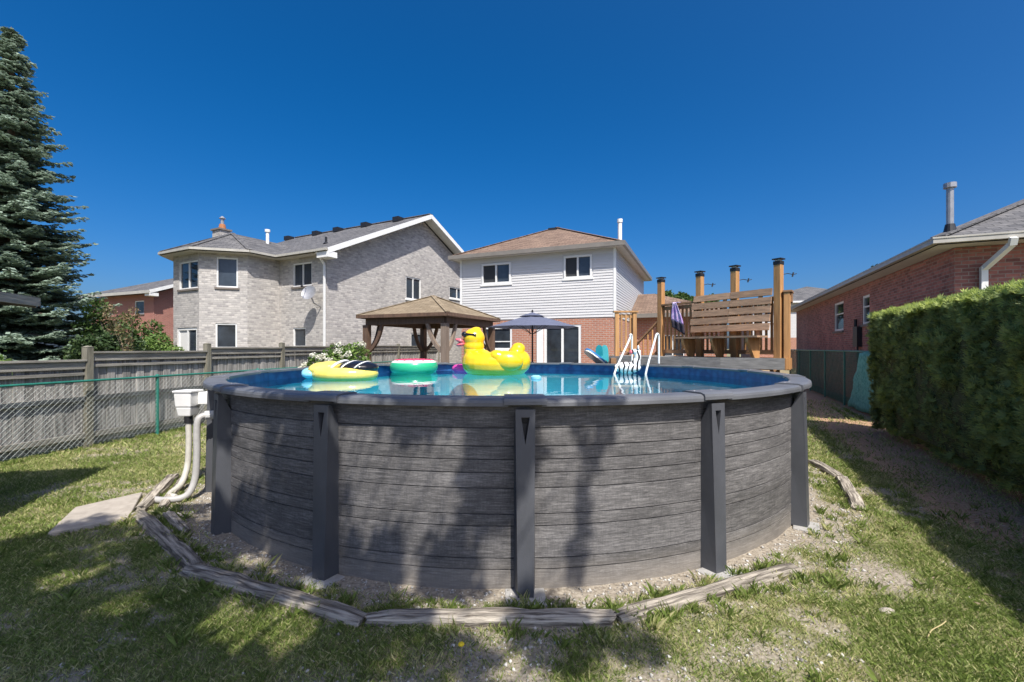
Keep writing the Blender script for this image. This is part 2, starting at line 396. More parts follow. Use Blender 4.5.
# ------------------------------------------------------------------ mesh helpers
class MB:
    """Collects faces; build() links them as one mesh object with metre-scaled UVs."""
    def __init__(self): self.v = []; self.f = []
    def face(self, pts):
        i = len(self.v); self.v += [tuple(p) for p in pts]; self.f.append(list(range(i, i + len(pts)))); return self
    def add(self, verts, faces):
        i = len(self.v); self.v += [tuple(p) for p in verts]; self.f += [[k + i for k in f] for f in faces]; return self
    def box(self, x0, x1, y0, y1, z0, z1):
        v = [(x0, y0, z0), (x1, y0, z0), (x1, y1, z0), (x0, y1, z0), (x0, y0, z1), (x1, y0, z1), (x1, y1, z1), (x0, y1, z1)]
        return self.add(v, [(0, 3, 2, 1), (4, 5, 6, 7), (0, 1, 5, 4), (1, 2, 6, 5), (2, 3, 7, 6), (3, 0, 4, 7)])
    def beam(self, p0, p1, w, h, up=(0, 0, 1)):
        """bar from p0 to p1, w across, h along up"""
        p0 = Vector(p0); p1 = Vector(p1); d = (p1 - p0).normalized(); up = Vector(up)
        s = d.cross(up)
        if s.length < 1e-5: s = d.cross(Vector((1, 0, 0)))
        s.normalize(); u = s.cross(d).normalized()
        v = []
        for p in (p0, p1):
            for a, b in ((-1, -1), (1, -1), (1, 1), (-1, 1)): v.append(p + s * (a * w / 2) + u * (b * h / 2))
        return self.add(v, [(3, 2, 1, 0), (4, 5, 6, 7), (0, 1, 5, 4), (1, 2, 6, 5), (2, 3, 7, 6), (3, 0, 4, 7)])
    def tube(self, pts, r, n=8, caps=True):
        pts = [Vector(p) for p in pts]; rs = r if isinstance(r, (list, tuple)) else [r] * len(pts)
        rings = []; ref = None
        for i, p in enumerate(pts):
            d = (pts[min(i + 1, len(pts) - 1)] - pts[max(i - 1, 0)]).normalized()
            if ref is None: ref = d.orthogonal().normalized()
            else: ref = (ref - d * ref.dot(d)).normalized()
            b = d.cross(ref)
            rings.append([p + (ref * math.cos(2 * math.pi * k / n) + b * math.sin(2 * math.pi * k / n)) * rs[i] for k in range(n)])
        v = [q for r_ in rings for q in r_]; f = []
        for i in range(len(pts) - 1):
            for k in range(n):
                a = i * n + k; b_ = i * n + (k + 1) % n; f.append((a, b_, b_ + n, a + n))
        if caps: f.append(tuple(range(n - 1, -1, -1))); f.append(tuple((len(pts) - 1) * n + k for k in range(n)))
        return self.add(v, f)
    def slab(self, poly, t):
        """top polygon (ccw seen from above), thickness t downwards"""
        n = len(poly); lo = [(p[0], p[1], p[2] - t) for p in poly]
        v = list(poly) + lo; f = [tuple(range(n)), tuple(range(2 * n - 1, n - 1, -1))]
        for i in range(n): j = (i + 1) % n; f.append((i, i + n, j + n, j))
        return self.add(v, f)
    def ellipsoid(self, c, r, nu=16, nv=10, rot=None):
        v = []; f = []
        for j in range(nv + 1):
            th = math.pi * j / nv
            for i in range(nu):
                ph = 2 * math.pi * i / nu
                p = Vector((r[0] * math.sin(th) * math.cos(ph), r[1] * math.sin(th) * math.sin(ph), r[2] * math.cos(th)))
                if rot: p = rot @ p
                v.append(p + Vector(c))
        for j in range(nv):
            for i in range(nu):
                a = j * nu + i; b = j * nu + (i + 1) % nu; f.append((a, a + nu, b + nu, b))
        return self.add(v, f)
    def mesh(self, name):
        me = bpy.data.meshes.new(name)
        me.from_pydata(self.v, [], self.f)
        uvl = me.uv_layers.new(name='UVMap')
        V = self.v; data = [0.0] * (2 * len(me.loops)); k = 0
        for f in self.f:
            n = Vector((0, 0, 0))
            for i in range(len(f)):
                a = V[f[i]]; b = V[f[(i + 1) % len(f)]]
                n.x += (a[1] - b[1]) * (a[2] + b[2]); n.y += (a[2] - b[2]) * (a[0] + b[0]); n.z += (a[0] - b[0]) * (a[1] + b[1])
            if n.length > 1e-12: n.normalize()
            if abs(n.z) > .995: u = Vector((1, 0, 0)); w = Vector((0, 1, 0))
            else: u = Vector((-n.y, n.x, 0)).normalized(); w = n.cross(u)
            for i in f:
                p = V[i]
                data[k] = p[0] * u.x + p[1] * u.y + p[2] * u.z; data[k + 1] = p[0] * w.x + p[1] * w.y + p[2] * w.z; k += 2
        uvl.data.foreach_set('uv', data)
        return me
    def build(self, name, mat, parent=None, smooth=False, bevel=0.0, loc=None):
        me = self.mesh(name)
        return link(name, me, mat, parent, smooth, bevel, loc)

OFF = {}
def link(name, me, mat, parent=None, smooth=False, bevel=0.0, loc=None):
    if not me.materials: me.materials.append(M[mat] if isinstance(mat, str) else mat)
    if smooth: me.polygons.foreach_set('use_smooth', [True] * len(me.polygons))
    o = bpy.data.objects.new(name, me); col.objects.link(o)
    if parent is not None:
        o.parent = parent
        if parent.name in OFF: o.location = OFF[parent.name]
    if loc is not None: o.location = Vector(o.location) + Vector(loc)
    if bevel:
        b = o.modifiers.new('bevel', 'BEVEL'); b.width = bevel; b.segments = 2; b.limit_method = 'ANGLE'
    return o

def tag(o, label=None, cat=None, group=None, kind=None):
    if label: o['label'] = label
    if cat: o['category'] = cat
    if group: o['group'] = group
    if kind: o['kind'] = kind
    return o

def thing(name, label, cat, loc=(0, 0, 0), rz=0.0, group=None, world=False):
    """an Empty at the thing's base; world=True: its parts are given in world coordinates"""
    o = bpy.data.objects.new(name, None); col.objects.link(o)
    o.location = loc; o.rotation_euler = (0, 0, rz); o.empty_display_size = .2
    tag(o, label, cat, group)
    if world: OFF[o.name] = -Vector(loc)
    return o

def np_mesh(name, V, F, var=None, smooth=False):
    V = np.asarray(V, np.float32); F = np.asarray(F, np.int32); k = F.shape[1]
    me = bpy.data.meshes.new(name)
    me.vertices.add(len(V)); me.vertices.foreach_set('co', V.ravel())
    me.loops.add(F.size); me.loops.foreach_set('vertex_index', F.ravel())
    me.polygons.add(len(F)); me.polygons.foreach_set('loop_start', np.arange(0, F.size, k, dtype=np.int32))
    me.polygons.foreach_set('loop_total', np.full(len(F), k, np.int32))
    me.update(calc_edges=True)
    if smooth: me.polygons.foreach_set('use_smooth', np.ones(len(F), bool))
    if var is not None:
        a = me.attributes.new('var', 'FLOAT', 'POINT'); a.data.foreach_set('value', np.asarray(var, np.float32))
    return me

def rhombs(C, A, B, var):
    """leaf shapes: centre C, half-length vectors A, half-width vectors B (N,3)"""
    n = len(C); V = np.empty((n, 4, 3), np.float32)
    V[:, 0] = C - A; V[:, 1] = C + B; V[:, 2] = C + A; V[:, 3] = C - B
    return V.reshape(-1, 3), np.arange(4 * n).reshape(n, 4), np.repeat(var, 4)

def rand_dirs(n):
    d = rng.normal(size=(n, 3)); return d / np.linalg.norm(d, axis=1, keepdims=True)

def leaf_cloud(blobs, n, size, up=.3, inside=.55, aspect=.5):
    """blobs: (cx,cy,cz,rx,ry,rz); leaves sit mostly towards each blob's skin"""
    blobs = np.asarray(blobs, float); w = (blobs[:, 3] * blobs[:, 4] * blobs[:, 5]) ** .67; w /= w.sum()
    idx = rng.choice(len(blobs), n, p=w); d = rand_dirs(n)
    rad = inside + (1 - inside) * rng.random(n) ** .7; rad *= 1 + .12 * rng.normal(size=n)
    C = blobs[idx, :3] + d * blobs[idx, 3:] * rad[:, None]
    A = d * .6 + rand_dirs(n) * .8; A[:, 2] -= .25; A /= np.linalg.norm(A, axis=1, keepdims=True)
    Nn = d * .5 + rand_dirs(n) * .7; Nn[:, 2] += up
    B = np.cross(Nn, A); B /= np.linalg.norm(B, axis=1, keepdims=True) + 1e-9
    s = size * (.6 + .8 * rng.random(n))[:, None]
    return rhombs(C, A * s, B * s * aspect, np.clip(.5 + .22 * rng.normal(size=n), 0, 1))

def vnoise(x, y, seed=0):
    """smooth value noise for numpy arrays, 0..1"""
    xi = np.floor(x).astype(np.int64); yi = np.floor(y).astype(np.int64); fx = x - xi; fy = y - yi
    fx = fx * fx * (3 - 2 * fx); fy = fy * fy * (3 - 2 * fy)
    def h(a, b):
        q = (a * 374761393 + b * 668265263 + seed * 974634777) & 0x7fffffff
        q = ((q ^ (q >> 13)) * 1274126177) & 0x7fffffff
        return ((q ^ (q >> 16)) & 0xffff) / 65535.0
    return (h(xi, yi) * (1 - fx) + h(xi + 1, yi) * fx) * (1 - fy) + (h(xi, yi + 1) * (1 - fx) + h(xi + 1, yi + 1) * fx) * fy
def fbm(x, y, seed=0, o=4):
    r = np.zeros_like(x); a = .5; t = 0
    for k in range(o): r += a * vnoise(x * 2 ** k, y * 2 ** k, seed + k); t += a; a *= .5
    return r / t

def spline(pts, n=8):
    pts = [Vector(p) for p in pts]; P_ = [pts[0]] + pts + [pts[-1]]; out = []
    for i in range(1, len(P_) - 2):
        a, b, c, d = P_[i - 1:i + 3]
        for k in range(n): t = k / n; out.append(.5 * ((2 * b) + (c - a) * t + (2 * a - 5 * b + 4 * c - d) * t * t + (3 * b - a - 3 * c + d) * t ** 3))
    return out + [pts[-1]]

# ------------------------------------------------------------------ layout constants (metres, camera at the origin looking +Y)
PC = Vector((-0.05, 7.074, 0))          # pool centre
PHASE = R(-42.92)                        # first post
NB = 16; STEP = 2 * math.pi / NB
R_WALL = 3.83; R_POST = 3.962; R_RIM_IN = 3.72; R_RIM_OUT = 3.935
Z_RIM = 1.36; Z_WATER = 1.195
HD = Vector((.41, .91, 0)).normalized(); HN = Vector((HD.y, -HD.x, 0))   # hedge run, hedge right-hand normal
H_END = Vector((7.3, 9.3, 0))
def pol(r, a, z=0.0): return Vector((PC.x + r * math.sin(a), PC.y - r * math.cos(a), z))

# ------------------------------------------------------------------ ground
def smooth01(t): t = np.clip(t, 0, 1); return t * t * (3 - 2 * t)
def masks(x, y):
    n1 = fbm(x * 1.1, y * 1.1, 1); n2 = fbm(x * 3.1, y * 3.1, 9); n3 = fbm(x * 9, y * 9, 23, 3)
    r = np.hypot(x - PC.x, y - PC.y)
    ring = smooth01((4.62 - r) / .4) * smooth01((n2 * .6 + n3 * .4 - .36) / .14)
    front = smooth01((3.0 - y - .28 * np.abs(x - .2)) / .6) * smooth01((n2 * .5 + n3 * .5 - .36) / .2)
    patch = smooth01(1.15 - np.hypot((x - 2.75) / .62, (y - 3.5) / .55) + .9 * (n2 - .5))
    patch2 = smooth01(1.0 - np.hypot((x - 1.35) / .9, (y - 2.55) / .4) + .9 * (n2 - .5))
    patch3 = smooth01(1.0 - np.hypot((x + 4.0) / 1.3, (y - 6.3) / .7) + 1.0 * (n2 - .5))
    worn = smooth01((n1 * .5 + n2 * .3 + n3 * .2 - .525) / .1) * .88
    inner = smooth01((4.12 - r) / .15)
    bare = np.clip(np.maximum.reduce([ring * .95, inner, front, patch, patch2, patch3 * .7, worn]), 0, 1)
    dh = (x - H_END.x) * HN.x + (y - H_END.y) * HN.y + .35 * (n2 - .5)       # < 0: on the lawn side of the hedge
    mul = smooth01((dh + .95) / .35) * smooth01((.9 - dh) / .5) * smooth01((n3 * .5 + n2 * .5 + .22 * (y > 4) - .42) / .15)
    return bare, np.clip(mul, 0, 1)

def axis(lo, a, b, hi, step):
    mid = list(np.arange(a, b + 1e-6, step)); out = []; s = step; p = a
    while p > lo: s *= 1.35; p -= s; out.append(p)
    left = out[::-1]; out = []; s = step; p = b
    while p < hi: s *= 1.35; p += s; out.append(p)
    return np.array(left + mid + out)
gx = axis(-600, -9, 9.5, 600, .075); gy = axis(-600, 1.4, 12.5, 600, .075)
GX, GY = np.meshgrid(gx, gy)
bare, mul = masks(GX.ravel(), GY.ravel())
near = (np.abs(GX.ravel()) < 15) & (np.abs(GY.ravel()) < 20)
GZ = np.where(near, .035 * (fbm(GX.ravel() * 1.5, GY.ravel() * 1.5, 40) - .6) + .016 * (fbm(GX.ravel() * 7, GY.ravel() * 7, 50) - .6), -.01)
bare = np.where(near, bare, .2)
nx, ny = len(gx), len(gy)
ii = (np.arange(ny - 1)[:, None] * nx + np.arange(nx - 1)[None, :]).ravel()
gme = np_mesh('ground', np.stack([GX.ravel(), GY.ravel(), GZ], 1), np.stack([ii, ii + 1, ii + nx + 1, ii + nx], 1), smooth=True)
for nm, arr in (('bare', bare), ('mulch', mul)):
    a = gme.attributes.new(nm, 'FLOAT', 'POINT'); a.data.foreach_set('value', arr.astype(np.float32))
tag(link('ground', gme, 'ground'), kind='structure')

mb = MB(); mb.slab([(-3.6, 11.2, .03), (1.8, 11.2, .03), (7.5, 12.6, .03), (9.5, 17.0, .03), (4.4, 17.0, .03), (-2.0, 19.4, .03)], .08)
tag(mb.build('patio', 'pad_grey'), kind='structure')

# ------------------------------------------------------------------ the pool
pool = thing('above_ground_pool', 'round above-ground pool with grey plank-look wall and charcoal resin posts', 'pool', (PC.x, PC.y, 0))
# (everything in the pool's own frame; angle a: (sin a, -cos a))
def lp(r, a, z): return Vector((r * math.sin(a), -r * math.cos(a), z))
PZ = [0.0, .13, .21, .44, .525, .71, .82, .915, 1.01, 1.14, 1.33]
SEG = 10
for k in range(len(PZ) - 1):
    g = .0016
    z0 = PZ[k] + (g if k else -.03); z1 = PZ[k + 1] - g
    bulge = [0, .002, .001, .003, .001, 0, .002, .001, .002, 0, .002, .001, 0][k]
    m_ = MB()
    prof = [(R_WALL - .016, z0), (R_WALL + bulge, z0 + .003), (R_WALL + bulge + .001, (z0 + z1) / 2), (R_WALL + bulge, z1 - .003), (R_WALL - .016, z1)]
    v = []; f = []
    for s in range(SEG + 1):
        a = STEP * s / SEG
        for r_, z_ in prof: v.append(lp(r_, a, z_))
    n = len(prof)
    for s in range(SEG):
        for q in range(n - 1): f.append((s * n + q, (s + 1) * n + q, (s + 1) * n + q + 1, s * n + q + 1))
    m_.add(v, f); me = m_.mesh('wall_plank'); me.materials.append(M['pool_plank'])
    for b in range(NB):
        o = bpy.data.objects.new('wall_plank', me); col.objects.link(o); o.parent = pool
        o.rotation_euler = (0, 0, PHASE + b * STEP)
# steel wall behind the planks (also the grooves' dark bottoms) and the liner
def ring_strip(prof, n=96, closed=False):
    m_ = MB(); v = []; f = []; k = len(prof)
    for s in range(n):
        for r_, z_ in prof: v.append(lp(r_, 2 * math.pi * s / n, z_))
    for s in range(n):
        t = (s + 1) % n
        for q in range(k - (0 if closed else 1)):
            q2 = (q + 1) % k; f.append((s * k + q, t * k + q, t * k + q2, s * k + q2))
    return m_.add(v, f)
ring_strip([(R_WALL - .007, -.03), (R_WALL - .007, 1.33)]).build('wall_shell', 'groove', pool, smooth=True)
ring_strip([(R_WALL - .03, 1.33), (R_WALL - .03, 1.10)]).build('liner_border', 'liner', pool, smooth=True)
ring_strip([(R_WALL - .03, 1.10), (R_WALL - .03, .10), (R_WALL - .12, .02)]).build('liner_wall', 'liner_floor', pool, smooth=True)
fl = MB(); fl.face([lp(R_WALL - .1, 2 * math.pi * s / 96, .022) for s in range(96)]); fl.build('liner_floor', 'liner_floor', pool)
# rim: a rail per bay, a cap over each post
def rim_piece(a0, a1, zt, grow, n):
    prof = [(R_RIM_IN - grow, zt - .035), (R_RIM_IN - grow, zt - .006), (R_RIM_IN + .012, zt), (R_RIM_OUT - .03, zt), (R_RIM_OUT - .006 + grow, zt - .012),
            (R_RIM_OUT + grow, zt - .03), (R_RIM_OUT + grow, zt - .054), (R_RIM_OUT - .02 + grow, zt - .060), (R_RIM_OUT - .03, zt - .035)]
    k = len(prof); v = []; f = []
    for s in range(n + 1):
        a = a0 + (a1 - a0) * s / n
        for r_, z_ in prof: v.append(lp(r_, a, z_))
    for s in range(n):
        for q in range(k): q2 = (q + 1) % k; f.append((s * k + q, (s + 1) * k + q, (s + 1) * k + q2, s * k + q2))
    f.append(tuple(range(k))); f.append(tuple(n * k + q for q in range(k - 1, -1, -1)))
    return MB().add(v, f)
rail_me = rim_piece(.030, STEP - .030, Z_RIM, 0, 10).mesh('rim_rail'); rail_me.materials.append(M['resin_rim'])
cap_me = rim_piece(-.038, .038, Z_RIM + .012, .014, 4).mesh('rim_cap'); cap_me.materials.append(M['resin_rim'])
# post: side cheeks, front with a V slot near the top
def post_mesh():
    m_ = MB(); r0 = R_WALL - .01; r1 = R_POST
    def w(z): return .055 + .014 * z / 1.3            # half width
    def P(r_, t, z): return (t, -(r_ - .03 * min(1, z / 1.25) if r_ > R_WALL + .02 else r_), z)
    zt = 1.285; zs = zt - .055; zb = zt - .24
    zz = [0, .3, .6, zb]
    for i in range(3):                                 # plain front
        a, b = zz[i], zz[i + 1]
        m_.face([P(r1, -w(a), a), P(r1, w(a), a), P(r1, w(b), b), P(r1, -w(b), b)])
    s1 = .030
    m_.face([P(r1, -w(zb), zb), P(r1, 0, zb), P(r1, -s1, zs), P(r1, -w(zs), zs)])
    m_.face([P(r1, 0, zb), P(r1, w(zb), zb), P(r1, w(zs), zs), P(r1, s1, zs)])
    m_.face([P(r1, -w(zs), zs), P(r1, -s1, zs), P(r1, s1, zs), P(r1, w(zs), zs), P(r1, w(zt), zt), P(r1, -w(zt), zt)])
    # slot sides and floor
    d = r1 - .085
    m_.face([P(r1, 0, zb), P(d, 0, zb), P(d, -s1, zs), P(r1, -s1, zs)])
    m_.face([P(r1, s1, zs), P(d, s1, zs), P(d, 0, zb), P(r1, 0, zb)])
    m_.face([P(r1, -s1, zs), P(d, -s1, zs), P(d, s1, zs), P(r1, s1, zs)])
    m_.face([P(d, 0, zb), P(d, s1, zs), P(d, -s1, zs)])
    # cheeks with a slanted shoulder, back edge wider at the foot
    for sgn in (-1, 1):
        pts = [(r1, w(0), 0), (r1, w(.6), .6), (r1, w(zt), zt), (r1 - .03, w(zt), zt), (r0, .074, zt - .17), (r0, .074, .6), (r0, .076, 0)]
        q = [P(r_, sgn * t, z) for r_, t, z in pts]
        m_.face(q if sgn > 0 else q[::-1])
    m_.face([P(r1 - .03, w(zt), zt), P(r1 - .03, -w(zt), zt), P(r0, -.074, zt - .17), P(r0, .074, zt - .17)])
    m_.face([P(r1, -w(0), 0), P(r0, -.076, 0), P(r0, .076, 0), P(r1, w(0), 0)])
    m_.face([P(r1, -w(zt), zt), P(r1, w(zt), zt), P(r1 - .03, w(zt), zt), P(r1 - .03, -w(zt), zt)])
    return m_.mesh('post')
post_me = post_mesh(); post_me.materials.append(M['resin'])
screw_mes = []
for r_, t_, z_, ax_ in ((R_RIM_IN + .06, -.09, Z_RIM + .012, 0), (R_RIM_IN + .06, .09, Z_RIM + .012, 0)):
    m_ = MB(); m_.tube([(t_, -r_, z_ - .002), (t_, -r_, z_ + .004)], [.009, .007], 8); q = m_.mesh('screw'); q.materials.append(M['metal_grey']); screw_mes.append(q)
for b in range(NB):
    a = PHASE + b * STEP
    o = bpy.data.objects.new('post', post_me); col.objects.link(o); o.parent = pool; o.rotation_euler = (0, 0, a)
    bv = o.modifiers.new('bevel', 'BEVEL'); bv.width = .008; bv.segments = 2; bv.limit_method = 'ANGLE'
    o = bpy.data.objects.new('rim_rail', rail_me); col.objects.link(o); o.parent = pool; o.rotation_euler = (0, 0, a)
    o = bpy.data.objects.new('rim_cap', cap_me); col.objects.link(o); o.parent = pool; o.rotation_euler = (0, 0, a)
    for sc in screw_mes:
        q = bpy.data.objects.new('screw', sc); col.objects.link(q); q.parent = o
w_ = MB(); w_.face([(PC.x + (R_WALL - .035) * math.cos(2 * math.pi * s / 96), PC.y + (R_WALL - .035) * math.sin(2 * math.pi * s / 96), Z_WATER) for s in range(96)])
tag(w_.build('water', 'water'), kind='structure')

# concrete pads under the visible posts
pads = ['leftmost', 'second from left', 'nearest the camera', 'right of the nearest one', 'rightmost visible']
for k, s in enumerate(pads):
    a = PHASE + k * STEP
    m_ = MB(); m_.box(-.14, .14, -.11, .11, -.06, .000)
    o = m_.build('paver', 'paver', bevel=.008); p = pol(R_POST - .02, a); o.location = p; o.rotation_euler = (0, 0, a + .1 * (k - 2))
    tag(o, f'flat grey concrete pad under the pool post {s}', 'paver', 'pads under the pool posts')

# ------------------------------------------------------------------ landscape timbers and slab
def timber(p0, p1, w, h, label, seed, sink=.02):
    p0 = Vector((*p0, 0)); p1 = Vector((*p1, 0)); L_ = (p1 - p0).length; d = (p1 - p0) / L_
    r_ = random.Random(seed); n = max(6, int(L_ / .12)); v = []; f = []
    prof = [(-1, 0), (-1, .6), (-.8, .95), (-.25, 1.0), (.3, 1.02), (.82, .93), (1, .55), (1, 0)]
    k = len(prof)
    for s in range(n + 1):
        x = L_ * s / n; ww = w / 2 * (1 + .07 * r_.uniform(-1, 1)); hh = h * (1 + .10 * r_.uniform(-1, 1)); oy = .006 * r_.uniform(-1, 1)
        if s in (0, n): hh *= .82; ww *= .9
        for a, b in prof: v.append((x + (.02 * r_.uniform(-1, 1) if s in (0, n) else 0), a * ww + oy, b * hh - sink + .006 * r_.uniform(-1, 1) * (b > 0)))
    for s in range(n):
        for q in range(k - 1): f.append((s * k + q, s * k + q + 1, (s + 1) * k + q + 1, (s + 1) * k + q))
    f.append(tuple(range(k - 1, -1, -1))); f.append(tuple(n * k + q for q in range(k)))
    o = MB().add(v, f).build('landscape_timber', 'timber')
    o.location = p0; o.rotation_euler = (0, 0, math.atan2(d.y, d.x))
    return tag(o, label, 'timber', 'timber edging round the pool')
timber((-3.84, 4.70), (-4.42, 5.96), .11, .11, 'weathered timber standing edge-on behind the hoses', 1)
timber((-3.70, 4.80), (-4.26, 5.94), .09, .08, 'split old timber closest to the skimmer hoses', 8)
timber((-3.79, 4.62), (-2.42, 3.50), .135, .08, 'cracked pale timber at the left corner of the pool edging', 2)
timber((-3.50, 4.62), (-2.95, 4.14), .08, .09, 'thin split timber lying along the left corner timber', 9)
timber((-2.47, 3.47), (-.93, 2.83), .135, .08, 'long grey timber left of the front timber', 3)
timber((-.90, 2.84), (.63, 2.85), .12, .08, 'front timber parallel to the pool nearest the camera', 4)
timber((.66, 2.86), (2.20, 3.52), .115, .065, 'pale timber right of the front timber', 5)
timber((4.45, 6.75), (4.27, 5.95), .14, .09, 'short timber half hidden behind the rightmost pool post', 6)
timber((4.28, 5.92), (3.67, 4.82), .14, .09, 'grey timber in the grass right of the pool', 7)
m_ = MB(); m_.slab([(-4.21, 4.12, .035), (-3.80, 4.52, .045), (-4.27, 5.26, .05), (-4.58, 4.77, .045)], .09)
tag(m_.build('concrete_slab', 'concrete', bevel=.012), 'tan concrete slab lying in the grass left of the timbers', 'slab')

# ------------------------------------------------------------------ grass, gravel, leaf litter
def scatter(n, x0, x1, y0, y1): return rng.uniform(x0, x1, n), rng.uniform(y0, y1, n)
slab_poly = [(-4.21, 4.12), (-3.80, 4.52), (-4.27, 5.26), (-4.58, 4.77)]
def in_poly(x, y, P_):
    ins = np.zeros(len(x), bool); j = len(P_) - 1
    for i in range(len(P_)):
        xi, yi = P_[i]; xj, yj = P_[j]
        ins ^= ((yi > y) != (yj > y)) & (x < (xj - xi) * (y - yi) / (yj - yi + 1e-12) + xi); j = i
    return ins
def grass_ok(x, y):
    vis = (np.abs(x) < 1.2 * y + .6)
    r = np.hypot(x - PC.x, y - PC.y)
    fx = -7.38 + .2 * (y - 7.9) / .98
    dh = (x - H_END.x) * HN.x + (y - H_END.y) * HN.y
    return vis & (r > R_POST + .03) & ~in_poly(x, y, slab_poly) & (x > fx + .0) & (dh < .5)
GV, GF, GA = [], [], []; base = 0
for (n, y0, y1, x0, x1, hgt, wid) in ((480000, 1.9, 4.0, -5, 5, .027, .0024), (260000, 4.0, 7.2, -8.2, 7.5, .036, .004), (150000, 7.2, 15, -7.5, 10.5, .05, .007)):
    x, y = scatter(n, x0, x1, y0, y1)
    b_, m_l = masks(x, y); dens = np.clip(1.12 - b_ * 1.05, .05, 1) * np.clip(1 - .78 * m_l, 0, 1) * (.55 + .6 * fbm(x * 6, y * 6, 77, 3))
    ok = grass_ok(x, y) & (rng.random(n) < dens); x, y = x[ok], y[ok]; n = len(x); b_ = b_[ok]
    clump = fbm(x * 4, y * 4, 88, 3)
    a = rng.uniform(0, 2 * math.pi, n); hh = hgt * (.45 + .9 * rng.random(n)) * (.6 + .9 * clump); ww = wid * (.7 + .6 * rng.random(n))
    lean = hh * rng.uniform(.2, 1.3, n); la = rng.uniform(0, 2 * math.pi, n)
    z = .035 * (fbm(x * 1.5, y * 1.5, 40) - .6) + .016 * (fbm(x * 7, y * 7, 50) - .6) - .006
    V = np.empty((n, 4, 3), np.float32)
    cx_, sx_ = np.cos(a) * ww, np.sin(a) * ww; lx, ly = np.cos(la) * lean, np.sin(la) * lean
    V[:, 0] = np.stack([x - cx_, y - sx_, z], 1)
    V[:, 1] = np.stack([x + cx_, y + sx_, z], 1)
    V[:, 2] = np.stack([x + lx * .45 + cx_ * .8, y + ly * .45 + sx_ * .8, z + hh * .65], 1)
    V[:, 3] = np.stack([x + lx, y + ly, z + hh], 1)
    dry = fbm(x * 1.7, y * 1.7, 99)
    va = np.clip(.41 + .29 * rng.normal(size=n) + .9 * (dry - .52) + .25 * b_ + .45 * (rng.random(n) < .10), 0, 1)
    GV.append(V.reshape(-1, 3)); GF.append(np.arange(4 * n).reshape(n, 4) + base); GA.append(np.repeat(va, 4)); base += 4 * n
tuft_lines = [((-3.79, 4.62), (-2.42, 3.50)), ((-2.47, 3.47), (-.93, 2.83)), ((-.90, 2.84), (.63, 2.85)), ((.66, 2.86), (2.20, 3.52)), ((4.28, 5.92), (3.67, 4.82)), ((-7.3, 8.2), (-6.6, 11.6)), ((-7.5, 6.6), (-7.3, 8.2)), ((8.1, 10.6), (9.3, 13.0))]
tx, ty = [], []
for (ax, ay), (bx2, by2) in tuft_lines:
    L_ = math.hypot(bx2 - ax, by2 - ay); nn = int(L_ * 26); t = rng.random(nn); o_ = rng.choice([-1, 1], nn) * (.09 + .05 * rng.random(nn))
    ux_, uy_ = (bx2 - ax) / L_, (by2 - ay) / L_; tx.append(ax + t * (bx2 - ax) - uy_ * o_); ty.append(ay + t * (by2 - ay) + ux_ * o_)
q_ = rng.uniform(0, 2 * math.pi, 260); rr_ = rng.uniform(4.0, 4.5, 260); tx.append(PC.x + rr_ * np.sin(q_)); ty.append(PC.y - rr_ * np.cos(q_))
tx.append(rng.uniform(-5, 5, 420)); ty.append(rng.uniform(2.0, 6.0, 420))
tx = np.concatenate(tx); ty = np.concatenate(ty); k_ = grass_ok(tx, ty); tx, ty = tx[k_], ty[k_]
per = 26; x = np.repeat(tx, per) + .022 * rng.normal(size=len(tx) * per); y = np.repeat(ty, per) + .022 * rng.normal(size=len(tx) * per); n = len(x)
hh = np.repeat(.03 + .05 * rng.random(len(tx)) ** 1.5, per) * (.5 + .8 * rng.random(n)); la = rng.uniform(0, 2 * math.pi, n); lean = hh * rng.uniform(.2, 1.1, n); a = rng.uniform(0, 2 * math.pi, n); ww = .0032 * (.7 + .6 * rng.random(n))
z = np.full(n, -.025); V = np.empty((n, 4, 3), np.float32); cx_, sx_ = np.cos(a) * ww, np.sin(a) * ww; lx, ly = np.cos(la) * lean, np.sin(la) * lean
V[:, 0] = np.stack([x - cx_, y - sx_, z], 1); V[:, 1] = np.stack([x + cx_, y + sx_, z], 1); V[:, 2] = np.stack([x + lx * .45 + cx_ * .8, y + ly * .45 + sx_ * .8, z + hh * .65 + .012], 1); V[:, 3] = np.stack([x + lx, y + ly, z + hh + .012], 1)
GV.append(V.reshape(-1, 3)); GF.append(np.arange(4 * n).reshape(n, 4) + base); GA.append(np.repeat(np.clip(.25 + .25 * rng.normal(size=n) + np.repeat(.5 * (rng.random(len(tx)) < .2), per), 0, 1), 4)); base += 4 * n
tag(link('grass', np_mesh('grass', np.concatenate(GV), np.concatenate(GF), np.concatenate(GA)), 'grass'),
    'short patchy lawn grass with dry spots', 'grass', kind='stuff')

n = 26000
x, y = scatter(n, -4.6, 4.6, 1.9, 6.5)
b_, m_l = masks(x, y); r = np.hypot(x - PC.x, y - PC.y)
ringw = smooth01((4.5 - r) / .3)
keep = (r > R_WALL + .02) & (rng.random(n) < b_ * (.25 + .75 * np.maximum(ringw, smooth01((2.9 - y) / .5)))) & (np.abs(x) < 1.2 * y + .3) & ~in_poly(x, y, slab_poly)
x, y = x[keep], y[keep]; n = len(x)
s = .006 + .011 * rng.random(n) ** 2.2
octa = np.array([(1, 0, 0), (0, 1, 0), (-1, 0, 0), (0, -1, 0), (0, 0, .7), (0, 0, -.7)], float)
V = octa[None] * (s[:, None] * (1 + .3 * rng.normal(size=(n, 6))))[:, :, None]
th = rng.uniform(0, 6.28, n); ct, st = np.cos(th)[:, None], np.sin(th)[:, None]
V = np.stack([V[:, :, 0] * ct - V[:, :, 1] * st, V[:, :, 0] * st + V[:, :, 1] * ct, V[:, :, 2]], 2)
